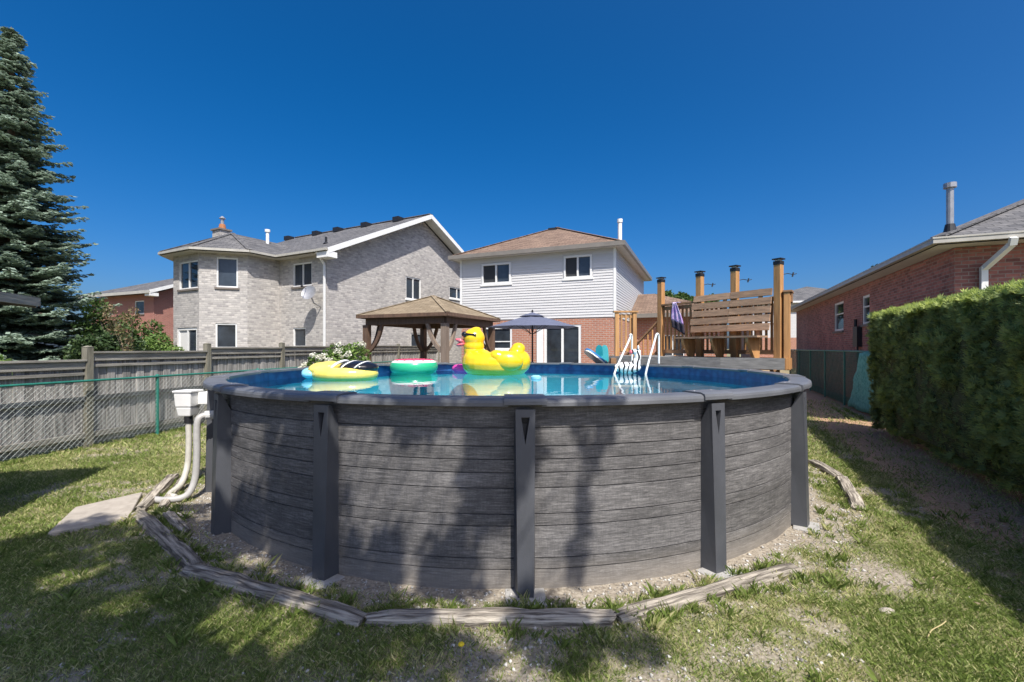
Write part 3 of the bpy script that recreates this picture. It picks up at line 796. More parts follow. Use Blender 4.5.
V += np.stack([x, y, .035 * (fbm(x * 1.5, y * 1.5, 40) - .6) + .016 * (fbm(x * 7, y * 7, 50) - .6) + s * .25], 1)[:, None, :]
tri = np.array([(0, 1, 4), (1, 2, 4), (2, 3, 4), (3, 0, 4), (1, 0, 5), (2, 1, 5), (3, 2, 5), (0, 3, 5)])
M['gravel'] = leaf_mat('gravel', (.20, .185, .17), (.36, .34, .31), (.58, .56, .52), trans=0, rough=.9)
tag(link('gravel', np_mesh('gravel', V.reshape(-1, 3), (tri[None] + 6 * np.arange(n)[:, None, None]).reshape(-1, 3), np.repeat(rng.random(n), 6)), 'gravel'),
    'loose pale gravel round the pool base and in the foreground', 'gravel', kind='stuff')
n = 9000
x, y = scatter(n, 1.5, 9.5, 2.0, 12)
dh = (x - H_END.x) * HN.x + (y - H_END.y) * HN.y
k = (dh > -1.5) & (dh < .4) & (rng.random(n) < np.clip(1.5 + dh, .15, 1)); x, y = x[k], y[k]; n = len(x)
A = rand_dirs(n); A[:, 2] *= .25; Nn = np.tile([0, 0, 1.0], (n, 1)) + .4 * rand_dirs(n); B = np.cross(Nn, A)
V, F, va = rhombs(np.stack([x, y, np.full(n, .006) + .01 * rng.random(n)], 1), A * .02, B * .009, rng.random(n))
tag(link('leaf_litter', np_mesh('leaf_litter', V, F, va), 'litter'), 'dry brown cedar litter along the foot of the hedge', 'litter', kind='stuff')

# ------------------------------------------------------------------ building helpers (house-local frames)
def wall(parent, p0, p1, z0, z1, mat, holes=(), name='wall', depth=.10):
    """wall face from p0 to p1 (outside on the right-hand side), real openings with reveals"""
    p0 = Vector((*p0, 0)); p1 = Vector((*p1, 0)); L_ = (p1 - p0).length; d = (p1 - p0) / L_; nrm = Vector((d.y, -d.x, 0))
    ss = sorted({0.0, L_} | {h[0] for h in holes} | {h[1] for h in holes}); zs = sorted({z0, z1} | {h[2] for h in holes} | {h[3] for h in holes})
    m_ = MB()
    def P(s, z, o=0.0): q = p0 + d * s - nrm * o; return (q.x, q.y, z)
    for i in range(len(ss) - 1):
        for j in range(len(zs) - 1):
            cs, cz = (ss[i] + ss[i + 1]) / 2, (zs[j] + zs[j + 1]) / 2
            if any(h[0] < cs < h[1] and h[2] < cz < h[3] for h in holes): continue
            m_.face([P(ss[i], zs[j]), P(ss[i + 1], zs[j]), P(ss[i + 1], zs[j + 1]), P(ss[i], zs[j + 1])])
    for h in holes:
        a, b, c, e = h[:4]
        m_.face([P(a, c), P(b, c), P(b, c, depth), P(a, c, depth)][::-1]); m_.face([P(a, e), P(b, e), P(b, e, depth), P(a, e, depth)])
        m_.face([P(a, c), P(a, e), P(a, e, depth), P(a, c, depth)][::-1]); m_.face([P(b, c), P(b, e), P(b, e, depth), P(b, c, depth)])
    return m_.build(name, mat, parent)

def window(parent, p0, p1, s0, s1, z0, z1, panes=2, frame='white_trim', sill='sill_stone', name='window', depth=.07, fw=.055, kinds=None, rail=None, proud=0.0):
    """frame in an opening of the wall p0->p1; panes and sill are its sub-parts"""
    p0 = Vector((*p0, 0)); p1 = Vector((*p1, 0)); d = (p1 - p0).normalized(); nrm = Vector((d.y, -d.x, 0))
    def P(s, o, z): q = p0 + d * s + nrm * o; return Vector((q.x, q.y, z))
    def bar(m_, a, b, c, e, o0, o1):
        v = [P(a, o0, c), P(b, o0, c), P(b, o1, c), P(a, o1, c), P(a, o0, e), P(b, o0, e), P(b, o1, e), P(a, o1, e)]
        m_.add(v, [(0, 3, 2, 1), (4, 5, 6, 7), (0, 1, 5, 4), (1, 2, 6, 5), (2, 3, 7, 6), (3, 0, 4, 7)])
    o0, o1 = -depth - .02, -depth + .045 + proud
    m_ = MB()
    bar(m_, s0, s1, z0, z0 + fw, o0, o1); bar(m_, s0, s1, z1 - fw, z1, o0, o1)
    bar(m_, s0, s0 + fw, z0 + fw, z1 - fw, o0, o1); bar(m_, s1 - fw, s1, z0 + fw, z1 - fw, o0, o1)
    w_ = (s1 - s0) / panes
    for k in range(1, panes): bar(m_, s0 + k * w_ - fw * .45, s0 + k * w_ + fw * .45, z0 + fw, z1 - fw, o0, o1 - .006)
    if rail: bar(m_, s0 + fw, s1 - fw, rail - .02, rail + .02, o0, o1 - .01)
    o = m_.build(name, frame, parent)
    for k in range(panes):
        g = MB(); a, b = s0 + k * w_ + fw * .5, s0 + (k + 1) * w_ - fw * .5
        g.face([P(a, -depth, z0 + fw * .6), P(b, -depth, z0 + fw * .6), P(b, -depth, z1 - fw * .6), P(a, -depth, z1 - fw * .6)])
        g.build('pane', (kinds[k] if kinds else 'glass'), o)
    if sill:
        m_ = MB(); bar(m_, s0 - .06, s1 + .06, z0 - .075, z0 - .002, -depth, .05); m_.build('sill', sill, o)
    return o

def pipe(parent, x, y, z0, z1, r, name='vent_pipe', mat='metal_grey', cap=1.6):
    m_ = MB(); m_.tube([(x, y, z0), (x, y, z1)], r, 12)
    o = m_.build(name, mat, parent, smooth=False)
    m_ = MB(); m_.tube([(x, y, z1), (x, y, z1 + r * 1.6)], r * cap, 12); m_.build('rain_cap', mat, o)
    return o

def downspout(parent, pts, mat, w=.075):
    m_ = MB()
    for a, b in zip(pts[:-1], pts[1:]): m_.beam(a, b, w, w * .8, up=(0, 1, 0) if abs(b[2] - a[2]) > .01 and abs(a[0] - b[0]) < .01 else (0, 0, 1))
    return m_.build('downspout', mat, parent)

# ------------------------------------------------------------------ white sided house with brick ground floor
wh = thing('two_storey_house', 'two-storey house with white siding above orange brick and a brown hip roof', 'house', (3.9, 17.2, 0), R(-22.7))
FL, FR = (-6.6, 0), (0, 0)
SZ0, SZ1 = 2.88, 5.52
# front windows, s measured from the left corner
def sx(px):          # photo column -> distance along the front wall (layout measured from the photo)
    c, s = math.cos(R(-22.7)), math.sin(R(-22.7)); k = (px - 512) / 455.0
    t = (k * 17.2 - 3.9) / (c - k * s); return 6.6 + t
up_w = [(sx(482), sx(511), 4.40, 5.26), (sx(564), sx(592), 4.44, 5.32)]
gd = [(sx(483), sx(512), 1.62, 2.60), (sx(544), sx(581), .15, 2.62)]
wall(wh, FL, FR, 0, SZ0, 'brick_red', gd, 'brick_wall')
wall(wh, FL, FR, SZ0, SZ1 + .05, 'siding', up_w, 'wall_sheathing')
wall(wh, (0, 0), (0, 9), 0, SZ0, 'brick_red', (), 'brick_wall')
wall(wh, (0, 0), (0, 9), SZ0, SZ1 + .05, 'siding', (), 'wall_sheathing')
wall(wh, (0, 9), (-6.6, 9), 0, SZ1 + .05, 'siding', (), 'wall_sheathing')
wall(wh, (-6.6, 9), FL, 0, SZ1 + .05, 'siding', (), 'wall_sheathing')
E0 = .105
nz_ = int((SZ1 - SZ0) / E0)
def siding(p0, p1, holes):
    p0 = Vector((*p0, 0)); p1 = Vector((*p1, 0)); L_ = (p1 - p0).length; d = (p1 - p0) / L_; nr = Vector((d.y, -d.x, 0))
    for k in range(nz_):
        z0 = SZ0 + .02 + k * E0; z1 = z0 + E0
        segs = [(0.05, L_ - .05)]
        for h in holes:
            if z1 > h[2] - .05 and z0 < h[3] + .05:
                new = []
                for a, b in segs:
                    if h[0] - .05 > a: new.append((a, min(b, h[0] - .05)))
                    if h[1] + .05 < b: new.append((max(a, h[1] + .05), b))
                segs = new
        for a, b in segs:
            def P(s, o, z): q = p0 + d * s + nr * o; return (q.x, q.y, z)
            m_ = MB()
            m_.add([P(a, .004, z0), P(b, .004, z0), P(b, .026, z0), P(a, .026, z0), P(a, .008, z1), P(b, .008, z1)], [(0, 1, 2, 3), (3, 2, 5, 4)])
            m_.build('siding_board', 'siding', wh)
siding(FL, FR, up_w); siding((0, 0), (0, 9), ())
for x_, y_ in ((0, 0), (-6.6, 0)):
    m_ = MB(); m_.box(x_ - .06, x_ + .035, y_ - .035, y_ + .06, SZ0, SZ1); m_.build('corner_trim', 'white_trim', wh)
for i, h in enumerate(up_w):
    window(wh, FL, FR, *h, panes=2, sill='white_trim', kinds=['glass_screen', 'glass'], depth=.03, proud=.03, fw=.07)
window(wh, FL, FR, *gd[0], panes=1, sill='white_trim', depth=.06, fw=.09, rail=1.98)
window(wh, FL, FR, *gd[1], panes=2, sill=None, depth=.06, fw=.10, name='patio_door')
m_ = MB(); m_.box(gd[1][0] - 6.6 - .30, gd[1][0] - 6.6 - .02, -.03, -.004, .15, 2.62); m_.build('door_side_trim', 'white_trim', wh)
# hip roof
ov = .32; x0, x1, y0, y1 = -6.6 - ov, ov, -ov, 9 + ov; ze = 5.66; zr = 7.40; xm = -3.3; ya, yb = 3.3, 5.7
m_ = MB()
m_.face([(x0, y0, ze), (x1, y0, ze), (xm, ya, zr)]); m_.face([(x1, y0, ze), (x1, y1, ze), (xm, yb, zr), (xm, ya, zr)])
m_.face([(x1, y1, ze), (x0, y1, ze), (xm, yb, zr)]); m_.face([(x0, y1, ze), (x0, y0, ze), (xm, ya, zr), (xm, yb, zr)])
roof = m_.build('roof', 'shingle_brown', wh)
m_ = MB(); m_.beam((xm, ya, zr + .01), (xm, yb, zr + .01), .25, .03)
for cx_, cy_ in ((x0, y0), (x1, y0)): m_.beam((cx_, cy_, ze + .012), (xm, ya, zr + .012), .22, .025)
m_.build('ridge_cap', 'shingle_brown', roof)
m_ = MB(); m_.face([(x0, y0, ze - .15), (x0, y1, ze - .15), (x1, y1, ze - .15), (x1, y0, ze - .15)]); m_.build('soffit', 'soffit', wh)
m_ = MB(); t = .11
m_.box(x0 - t, x1 + t, y0 - t, y0, ze - .16, ze + .005); m_.box(x1, x1 + t, y0, y1, ze - .16, ze + .005); m_.box(x0 - t, x0, y0, y1, ze - .16, ze + .005); m_.box(x0, x1, y1, y1 + t, ze - .16, ze + .005)
m_.build('gutter', 'fascia', wh)
pipe(roof, -.32, 3.0, 5.8, 7.25, .09, mat='white_trim', cap=1.3)
m_ = MB(); m_.box(-3.6, -3.2, 2.85, 3.1, 7.15, 7.30); m_.build('roof_vent', 'metal_dark', roof)
# low wing behind the side wall
wall(wh, (0.02, 4.0), (4.0, 4.0), 0, 3.2, 'brick_red', [(1.3, 2.3, 1.0, 2.3)], 'wing_wall')
window(wh, (0.02, 4.0), (4.0, 4.0), 1.3, 2.3, 1.0, 2.3)
wall(wh, (4.0, 4.0), (4.0, 9), 0, 3.2, 'brick_red', (), 'wing_wall')
m_ = MB(); m_.slab([(0.03, 3.6, 3.25), (4.4, 3.6, 3.25), (.8, 6.6, 4.45), (0.03, 6.6, 4.45)], .06); m_.slab([(0.03, 6.6, 4.45), (.8, 6.6, 4.45), (4.4, 9.4, 3.25), (0.03, 9.4, 3.25)], .06)
m_.face([(4.4, 3.6, 3.25), (4.4, 9.4, 3.25), (.8, 6.6, 4.45)]); wr = m_.build('wing_roof', 'shingle_brown', wh)
m_ = MB(); m_.box(.03, 4.4, 3.5, 3.6, 3.06, 3.24); m_.build('wing_gutter', 'fascia', wh)

# ------------------------------------------------------------------ grey brick house with octagonal bay and tall gable
gh = thing('grey_brick_house', 'two-storey grey brick house with an angled bay and a big side gable', 'house', (-7.36, 18.05, 0), R(-28))
SO = 5.42
def gs(px, p0, p1):
    """distance along local segment p0->p1 seen at photo column px"""
    c, s = math.cos(R(-28)), math.sin(R(-28))
    def W(p): return (-7.36 + c * p[0] - s * p[1], 18.05 + s * p[0] + c * p[1])
    a = W(p0); b = W(p1); L_ = math.hypot(b[0] - a[0], b[1] - a[1]); d = ((b[0] - a[0]) / L_, (b[1] - a[1]) / L_); k = (px - 512) / 455.0
    return (k * a[1] - a[0]) / (d[0] - k * d[1])
A0 = (-2.88, 0); A1 = (-2.88, -1.4); A2 = (-4.06, -2.58); A3 = (-5.93, -2.58); A4 = (-7.1, -1.4); A5 = (-7.1, 0)
fr = [(gs(293, A0, (0, 0)), gs(312, A0, (0, 0)), 4.25, 5.22), (gs(293, A0, (0, 0)), gs(306, A0, (0, 0)), 1.75, 2.55)]
wall(gh, A0, (0, 0), 0, SO, 'brick_grey', fr)
ch = [(gs(216.5, A2, A1), gs(238, A2, A1), 4.10, 5.28), (gs(215.5, A2, A1), gs(237, A2, A1), 1.70, 2.68)]
wall(gh, A2, A1, 0, SO, 'brick_grey', ch)
ff = [(gs(179, A3, A2), gs(198, A3, A2), 4.05, 5.15), (gs(177, A3, A2), gs(197, A3, A2), .25, 2.52)]
wall(gh, A3, A2, 0, SO, 'brick_grey', ff)
wall(gh, A1, A0, 0, SO, 'brick_grey'); wall(gh, A4, A3, 0, SO, 'brick_grey'); wall(gh, A5, A4, 0, SO, 'brick_grey'); wall(gh, (-9.5, 0), A5, 0, SO, 'brick_grey')
GW = 11.8
G0, G1 = (0, 0), (0, GW)
gw = [(gs(406, G0, G1), gs(421, G0, G1), 4.12, 5.22), (gs(449.5, G0, G1), gs(465, G0, G1), 4.5, 5.15), (gs(411, G0, G1), gs(425, G0, G1), 1.75, 2.45)]
wall(gh, G0, G1, 0, SO, 'brick_grey', gw)
m_ = MB(); m_.face([(0, 0, SO), (0, GW, SO), (0, GW / 2, 8.25)]); m_.build('gable_wall', 'brick_grey', gh)
wall(gh, (0, GW), (-9.5, GW), 0, SO, 'brick_grey_plain'); wall(gh, (-9.5, GW), (-9.5, 0), 0, SO, 'brick_grey_plain')
m_ = MB(); m_.face([(-9.5, GW, SO), (-9.5, 0, SO), (-9.5, GW / 2, 8.25)]); m_.build('gable_wall', 'brick_grey_plain', gh)
window(gh, A0, (0, 0), *fr[0], panes=2); window(gh, A0, (0, 0), *fr[1], panes=1)
window(gh, A2, A1, *ch[0], panes=1); window(gh, A2, A1, *ch[1], panes=1)
window(gh, A3, A2, *ff[0], panes=2); window(gh, A3, A2, *ff[1], panes=2, name='patio_door', sill=None, kinds=['curtain', 'glass'], fw=.1)
window(gh, G0, G1, *gw[0], panes=2, sill='white_trim'); window(gh, G0, G1, *gw[1], panes=2, sill='white_trim'); window(gh, G0, G1, *gw[2], panes=1, sill='white_trim')
# soldier course above the bay's lower window
m_ = MB()
ov = .42; slope = (8.45 - 5.55) / (GW / 2 + ov); ry = GW / 2; zr = 8.45; ze = 5.55; xe = .58
m_ = MB()
m_.slab([(-9.8, -ov, ze), (xe, -ov, ze), (xe, ry, zr), (-9.8, ry, zr)], .10); m_.slab([(-9.8, ry, zr), (xe, ry, zr), (xe, GW + ov, ze), (-9.8, GW + ov, ze)], .10)
roof = m_.build('roof', 'shingle_grey', gh)
m_ = MB(); m_.beam((-9.8, ry, zr + .01), (xe, ry, zr + .01), .26, .035); m_.build('ridge_cap', 'shingle_grey', roof)
for a, b in (((xe + .02, -ov, ze - .10), (xe + .02, ry, zr - .10)), ((xe + .02, ry, zr - .10), (xe + .02, GW + ov, ze - .10))):
    m_ = MB(); m_.beam(a, b, .035, .20); m_.build('bargeboard', 'white_trim', gh)
for s0_, s1_ in (((-ov, ze), (ry, zr)), ((GW + ov, ze), (ry, zr))):
    m_ = MB(); m_.face([(.0, s0_[0], s0_[1] - .13), (xe, s0_[0], s0_[1] - .13), (xe, s1_[0], s1_[1] - .13), (.0, s1_[0], s1_[1] - .13)]); m_.build('rake_soffit', 'white_trim', gh)
m_ = MB(); m_.box(-.02, xe + .03, -ov - .02, .0, ze - .34, ze - .12); m_.build('eave_return', 'white_trim', gh)
# bay roof: three eave edges rising to a ridge that runs back into the main slope
def off(p, q, r_, d):
    """offset corner of the outline p-q-r by d to the right-hand side"""
    p, q, r_ = Vector(p), Vector(q), Vector(r_); d1 = (q - p).normalized(); d2 = (r_ - q).normalized()
    n1 = Vector((d1.y, -d1.x)); n2 = Vector((d2.y, -d2.x)); b = (n1 + n2).normalized(); return q + b * (d / b.dot(n1))
O1 = off(A2, A1, A0, .42); O2 = off(A3, A2, A1, .42); O3 = off(A4, A3, A2, .42); O4 = off(A5, A4, A3, .42)
O0 = Vector((O1.x, -.42)); O5 = Vector((O4.x, -.42))
pk = (-5.0, -.75, 6.68); bk = (-5.0, 2.35, 6.68); e3 = lambda p, z=ze + .004: (p.x, p.y, z)
m_ = MB()
for a, b in ((O5, O4), (O4, O3), (O3, O2), (O2, O1), (O1, O0)):
    pass
m_.face([e3(O3), e3(O2), pk]); m_.face([e3(O2), e3(O1), pk]); m_.face([e3(O4), e3(O3), pk])
m_.face([e3(O1), (O0.x, O0.y, ze + .01), (O0.x + .0, -.4, ze + .02), bk, pk]); m_.face([e3(O4), pk, bk, (O5.x, -.4, ze + .02)])
br_ = m_.build('bay_roof', 'shingle_grey', gh)
m_ = MB()
for q in (O1, O2, O3): m_.beam((q.x, q.y, ze + .02), (pk[0], pk[1], pk[2] + .015), .2, .025)
m_.build('hip_cap', 'shingle_grey', br_)
m_ = MB(); m_.face([(q.x, q.y, ze - .13) for q in (O0, O1, O2, O3, O4, O5)]); m_.face([(-3.0, -ov, ze - .125), (.0, -ov, ze - .125), (.0, .0, ze - .125), (-3.0, 0, ze - .125)]); m_.build('soffit', 'soffit', gh)
m_ = MB()
for a, b in ((O4, O3), (O3, O2), (O2, O1), (O1, O0)): m_.beam((a.x, a.y, ze - .05), (b.x, b.y, ze - .05), .10, .09)
m_.beam((O0.x, -ov - .05, ze - .05), (xe, -ov - .05, ze - .05), .10, .09); m_.build('gutter', 'gutter_cream', gh)
downspout(gh, [(-.02, -.45, ze - .1), (.0, -.10, ze - .55), (.0, -.10, .1)], 'white_trim')
m_ = MB(); m_.box(-8.25, -7.63, .2, .7, 5.4, 7.40); chm = m_.build('chimney', 'brick_grey', gh)
m_ = MB(); m_.box(-8.31, -7.57, .14, .76, 7.40, 7.48); m_.build('chimney_cap', 'sill_stone', chm)
m_ = MB(); m_.tube([(-7.86, .45, 7.48), (-7.86, .45, 7.72)], [.17, .13], 12); m_.build('chimney_pot', 'clay', chm)
m_ = MB(); m_.tube([(-7.86, .45, 7.72), (-7.86, .45, 8.0)], .08, 10); m_.tube([(-7.86, .45, 8.0), (-7.86, .45, 8.12)], [.15, .03], 10); m_.build('flue_cowl', 'metal_grey', chm)
pipe(br_, -4.45, .5, 6.2, 6.95, .07, mat='white_trim')
for px_, y_ in [(-9.5 + gs(c_, (-9.5, 5.35), (0, 5.35)), 5.35) for c_ in (289, 317, 338, 366, 398)]:
    z_ = ze + (y_ + ov) * slope; m_ = MB(); m_.box(px_ - .2, px_ + .2, y_ - .2, y_ + .2, z_ - .05, z_ + .2); m_.build('roof_vent', 'metal_dark', roof)
z_ = ze + (.9 + ov) * slope; m_ = MB(); m_.tube([(-1.1, .9, z_ - .05), (-1.1, .9, z_ + .28)], .05, 8); m_.tube([(-1.1, .9, z_ - .02), (-1.1, .9, z_ + .06)], [.14, .06], 8); m_.build('plumbing_vent', 'metal_dark', roof)
# satellite dish on the front wall
dish = thing('satellite_dish', 'grey satellite dish fixed to the grey brick wall beside the downspout', 'dish', (-7.36, 18.05, 0), R(-28))
m_ = MB(); nr_, na = 4, 20; cc = Vector((-.42, -.45, 3.86)); axn = Vector((.30, -.9, .36)).normalized(); ux = axn.orthogonal().normalized(); uy = axn.cross(ux)
v = [cc]; f = []
for i in range(1, nr_ + 1):
    for k in range(na):
        a = 2 * math.pi * k / na; q = i / nr_; v.append(cc + (ux * math.cos(a) + uy * math.sin(a)) * .30 * q + axn * .07 * q * q)
for k in range(na):
    f.append((0, 1 + k, 1 + (k + 1) % na))
    for i in range(nr_ - 1): a = 1 + i * na; f.append((a + k, a + na + k, a + na + (k + 1) % na, a + (k + 1) % na))
m_.add(v, f); m_.build('reflector', 'metal_grey', dish, smooth=True)
m_ = MB(); m_.tube([cc, (-.36, -.30, 3.48), (-.30, -.02, 3.36)], .025, 6); m_.build('mast', 'metal_grey', dish)
m_ = MB(); m_.tube([cc + uy * -.25, cc + axn * .42 + uy * -.1], .012, 6); m_.ellipsoid(cc + axn * .44 + uy * -.1, (.05, .05, .05), 8, 6); m_.build('feed_arm', 'metal_dark', dish)

# ------------------------------------------------------------------ plum brick bungalow on the right
bh = thing('brick_bungalow', 'plum red brick bungalow with a grey hip roof behind the hedge', 'house', (8.8, 9.05, 0), -math.atan2(.395, .918))
BL, BW, BS = 17.6, 9.5, 3.70
def bs(px):
    c, s = .918, -.395; k = (px - 512) / 455.0
    d = (.395, .918); return (k * 9.05 - 8.8) / (d[0] - k * d[1])
side = [(0, BL), (0, 0)]      # outside towards -x: run from far to near
wn_ = [(BL - bs(834), BL - bs(843.5), 2.35, 3.42), (BL - bs(862), BL - bs(869.5), 2.45, 3.35)]
wn_ = [(min(a, b), max(a, b), c, d) for a, b, c, d in wn_]
wall(bh, side[0], side[1], 0, BS, 'brick_purple', wn_)
wall(bh, (0, 0), (BW, 0), 0, BS, 'brick_purple'); wall(bh, (BW, 0), (BW, BL), 0, BS, 'brick_purple'); wall(bh, (BW, BL), (0, BL), 0, BS, 'brick_purple')
for h in wn_: window(bh, side[0], side[1], *h, panes=1, rail=(h[2] + h[3]) / 2 + .1, fw=.07)
ov = .40; x0, x1, y0, y1 = -ov, BW + ov, -ov, BL + ov; ze = 3.86; half = (x1 - x0) / 2; zr = ze + half * .47; xm = (x0 + x1) / 2; ya, yb = y0 + half, y1 - half
m_ = MB()
m_.face([(x0, y0, ze), (x1, y0, ze), (xm, ya, zr)]); m_.face([(x1, y0, ze), (x1, y1, ze), (xm, yb, zr), (xm, ya, zr)]); m_.face([(x1, y1, ze), (x0, y1, ze), (xm, yb, zr)]); m_.face([(x0, y1, ze), (x0, y0, ze), (xm, ya, zr), (xm, yb, zr)])
roof = m_.build('roof', 'shingle_grey', bh)
m_ = MB(); m_.beam((x0, y0, ze + .012), (xm, ya, zr + .012), .24, .03); m_.build('hip_cap', 'shingle_grey', roof)
m_ = MB(); m_.face([(x0, y0, ze - .15), (x0, y1, ze - .15), (x1, y1, ze - .15), (x1, y0, ze - .15)]); m_.build('soffit', 'soffit', bh)
m_ = MB(); t = .11
for (a, b, c, d) in ((x0 - t, x1 + t, y0 - t, y0), (x0 - t, x0, y0, y1), (x0, x1, y1, y1 + t), (x1, x1 + t, y0, y1)): m_.box(a, b, c, d, ze - .13, ze - .02)
m_.build('gutter', 'gutter_cream', bh)
m_ = MB()
for (a, b, c, d) in ((x0 - t - .01, x1 + t, y0 - t - .012, y0 - t + .02), (x0 - t - .012, x0 - t + .02, y0 - t + .02, y1)): m_.box(a, b, c, d, ze - .045, ze - .012)
m_.build('gutter_lip', 'gutter_cream', bh)
m_ = MB(); m_.beam((.62, -.55, ze - .13), (.62, -.5, ze - .26), .10, .09); m_.beam((.62, -.5, ze - .24), (.40, -.09, ze - .62), .10, .085, up=(1, 0, 0)); m_.beam((.40, -.09, ze - .58), (.40, -.09, .1), .10, .085, up=(0, 1, 0)); m_.build('downspout', 'white_trim', bh)
m_ = MB(); m_.tube([(-.10, -.08, 3.98), (-.10, -.08, 4.16)], [.11, .075], 14); m_.build('flue_flashing', 'metal_dark', roof)
pipe(roof, -.10, -.08, 4.08, 4.88, .058, 'flue_pipe', 'metal_grey', 1.75)
# meter with its pipe on the side wall
sm = bs(860)
m_ = MB(); m_.box(-.14, -.004, sm - .22, sm + .22, 1.75, 2.4); m_.tube([(-.09, sm - .1, 1.75), (-.09, sm - .12, 1.2), (-.09, sm - .3, .1)], .03, 8); m_.tube([(-.09, sm + .12, 2.4), (-.09, sm + .12, 2.65)], .05, 8)
m_.build('utility_meter', 'metal_dark', bh)

# ------------------------------------------------------------------ red house far left, small house far right
rh = thing('red_brick_house', 'red brick house with grey gable roof behind the shrubs, far left', 'house', (-22.6, 28.7, 0), R(-23))
HS = 5.15
hw = [(5.0, 6.0, 3.9, 4.75)]
wall(rh, (-7, 0), (0, 0), 0, HS, 'brick_far', hw); window(rh, (-7, 0), (0, 0), *hw[0], panes=1)
wall(rh, (0, 0), (0, 9), 0, HS, 'brick_far'); wall(rh, (0, 9), (-7, 9), 0, HS, 'brick_far'); wall(rh, (-7, 9), (-7, 0), 0, HS, 'brick_far')
m_ = MB(); m_.face([(0, 0, HS), (0, 9, HS), (0, 4.5, 6.95)]); m_.build('gable_wall', 'brick_far', rh)
m_ = MB(); m_.slab([(-7.5, -.5, 5.3), (.5, -.5, 5.3), (.5, 4.5, 7.2), (-3.6, 4.5, 7.2)], .12); m_.slab([(-3.6, 4.5, 7.2), (.5, 4.5, 7.2), (.5, 9.5, 5.3), (-7.5, 9.5, 5.3)], .12); m_.face([(-7.5, 9.5, 5.3), (-7.5, -.5, 5.3), (-3.6, 4.5, 7.2)])
roof = m_.build('roof', 'shingle_grey', rh)
m_ = MB(); m_.box(-7.5, .5, -.6, -.5, 5.1, 5.28); m_.build('gutter', 'gutter_cream', rh)
m_ = MB(); m_.beam((.52, -.5, 5.2), (.52, 4.5, 7.1), .04, .2); m_.box(-.0, .52, -.5, .0, 4.95, 5.15); m_.build('bargeboard', 'white_trim', rh)
pipe(roof, .1, 3.4, 6.7, 7.7, .1)
m_ = MB(); m_.box(-2.7, -2.4, 3.2, 3.5, 6.6, 6.9); m_.build('roof_vent', 'metal_dark', roof)

fh = thing('distant_house', 'small distant brick house with a grey roof beyond the bungalow', 'house', (24.0, 39.0, 0), R(-20))
hw = [(1.0, 2.2, 3.9, 5.0)]
wall(fh, (-3, 0), (7, 0), 0, 2.6, 'brick_red'); wall(fh, (-3, 0), (7, 0), 2.6, 5.6, 'siding', hw); window(fh, (-3, 0), (7, 0), *hw[0], panes=2)
wall(fh, (-3, 8), (-3, 0), 0, 5.6, 'brick_red')
wall(fh, (7, 0), (7, 8), 0, 5.6, 'siding'); wall(fh, (7, 8), (-3, 8), 0, 5.6, 'siding')
m_ = MB(); m_.face([(-3.4, -.4, 5.7), (7.4, -.4, 5.7), (2, 4, 7.4)]); m_.face([(7.4, -.4, 5.7), (7.4, 8.4, 5.7), (2, 4, 7.4)]); m_.face([(7.4, 8.4, 5.7), (-3.4, 8.4, 5.7), (2, 4, 7.4)]); m_.face([(-3.4, 8.4, 5.7), (-3.4, -.4, 5.7), (2, 4, 7.4)]); m_.build('roof', 'shingle_grey', fh)
m_ = MB(); m_.box(-3.5, 7.5, -.5, -.4, 5.55, 5.7); m_.build('gutter', 'white_trim', fh)

# ------------------------------------------------------------------ garden shed just out of view on the left: only its eave corner shows
sh = thing('garden_shed', 'garden shed whose dark roof corner juts in at the left edge', 'shed', (-6.4, 3.8, 0), R(17))
# roof corner in local coordinates (x right, y back)
def to_loc(wx, wy): c, s = math.cos(R(17)), math.sin(R(17)); dx, dy = wx + 6.4, wy - 3.8; return (c * dx + s * dy, -s * dx + c * dy)
rx, ry_ = to_loc(-5.22, 5.02)
m_ = MB(); m_.slab([(rx - 2.2, ry_ - 2.4, 2.50), (rx, ry_ - 2.4, 2.27), (rx, ry_, 2.27), (rx - 2.2, ry_, 2.50)], .03); m_.build('roof', 'shed_roof', sh)
m_ = MB(); m_.box(rx - .02, rx + .01, ry_ - 2.4, ry_ + .012, 2.17, 2.262); m_.beam((rx - 2.2, ry_ + .0, 2.43), (rx - .02, ry_ + .0, 2.2), .02, .10); m_.build('fascia', 'fence_rail', sh)
m_ = MB(); m_.box(rx - 1.9, rx - .34, ry_ - 2.1, ry_ - .34, 0, 2.24); m_.build('wall', 'shed_wall', sh)
m_ = MB(); m_.box(rx - .34, rx - .31, ry_ - 1.6, ry_ - .8, .05, 1.95); dr = m_.build('door', 'fence_rail', sh)
m_ = MB(); m_.box(rx - .31, rx - .27, ry_ - .95, ry_ - .90, 1.0, 1.12); m_.build('handle', 'metal_dark', dr)

# ------------------------------------------------------------------ wooden fence on the left and the chain link in front of it
FD = Vector((.2, .98, 0)).normalized(); FN = Vector((FD.y, -FD.x, 0)); F0 = Vector((-7.38, 7.9, 0))
wf = thing('wooden_fence', 'silvered wooden board fence with square posts along the left side', 'fence', F0, math.atan2(FD.y, FD.x))
SP = 2.42; tops = {-2: 1.42, -1: 1.48, 0: 1.62, 1: 1.70, 2: 1.74, 3: 1.76, 4: 1.78, 5: 1.78, 6: 1.78, 7: 1.78}
post_me_ = {}
for k in range(-2, 9):
    zt = tops.get(k, 1.78) + .12
    m_ = MB(); m_.box(-.055, .055, -.075, .035, -.05, zt - .015); m_.add([(-.06, -.08, zt - .015), (.06, -.08, zt - .015), (.06, .04, zt - .015), (-.06, .04, zt - .015), (0, -.02, zt + .015)], [(0, 1, 4), (1, 2, 4), (2, 3, 4), (3, 0, 4), (3, 2, 1, 0)])
    m_.build('post', 'fence_post', wf, loc=(k * SP, 0, 0))
bw = .137
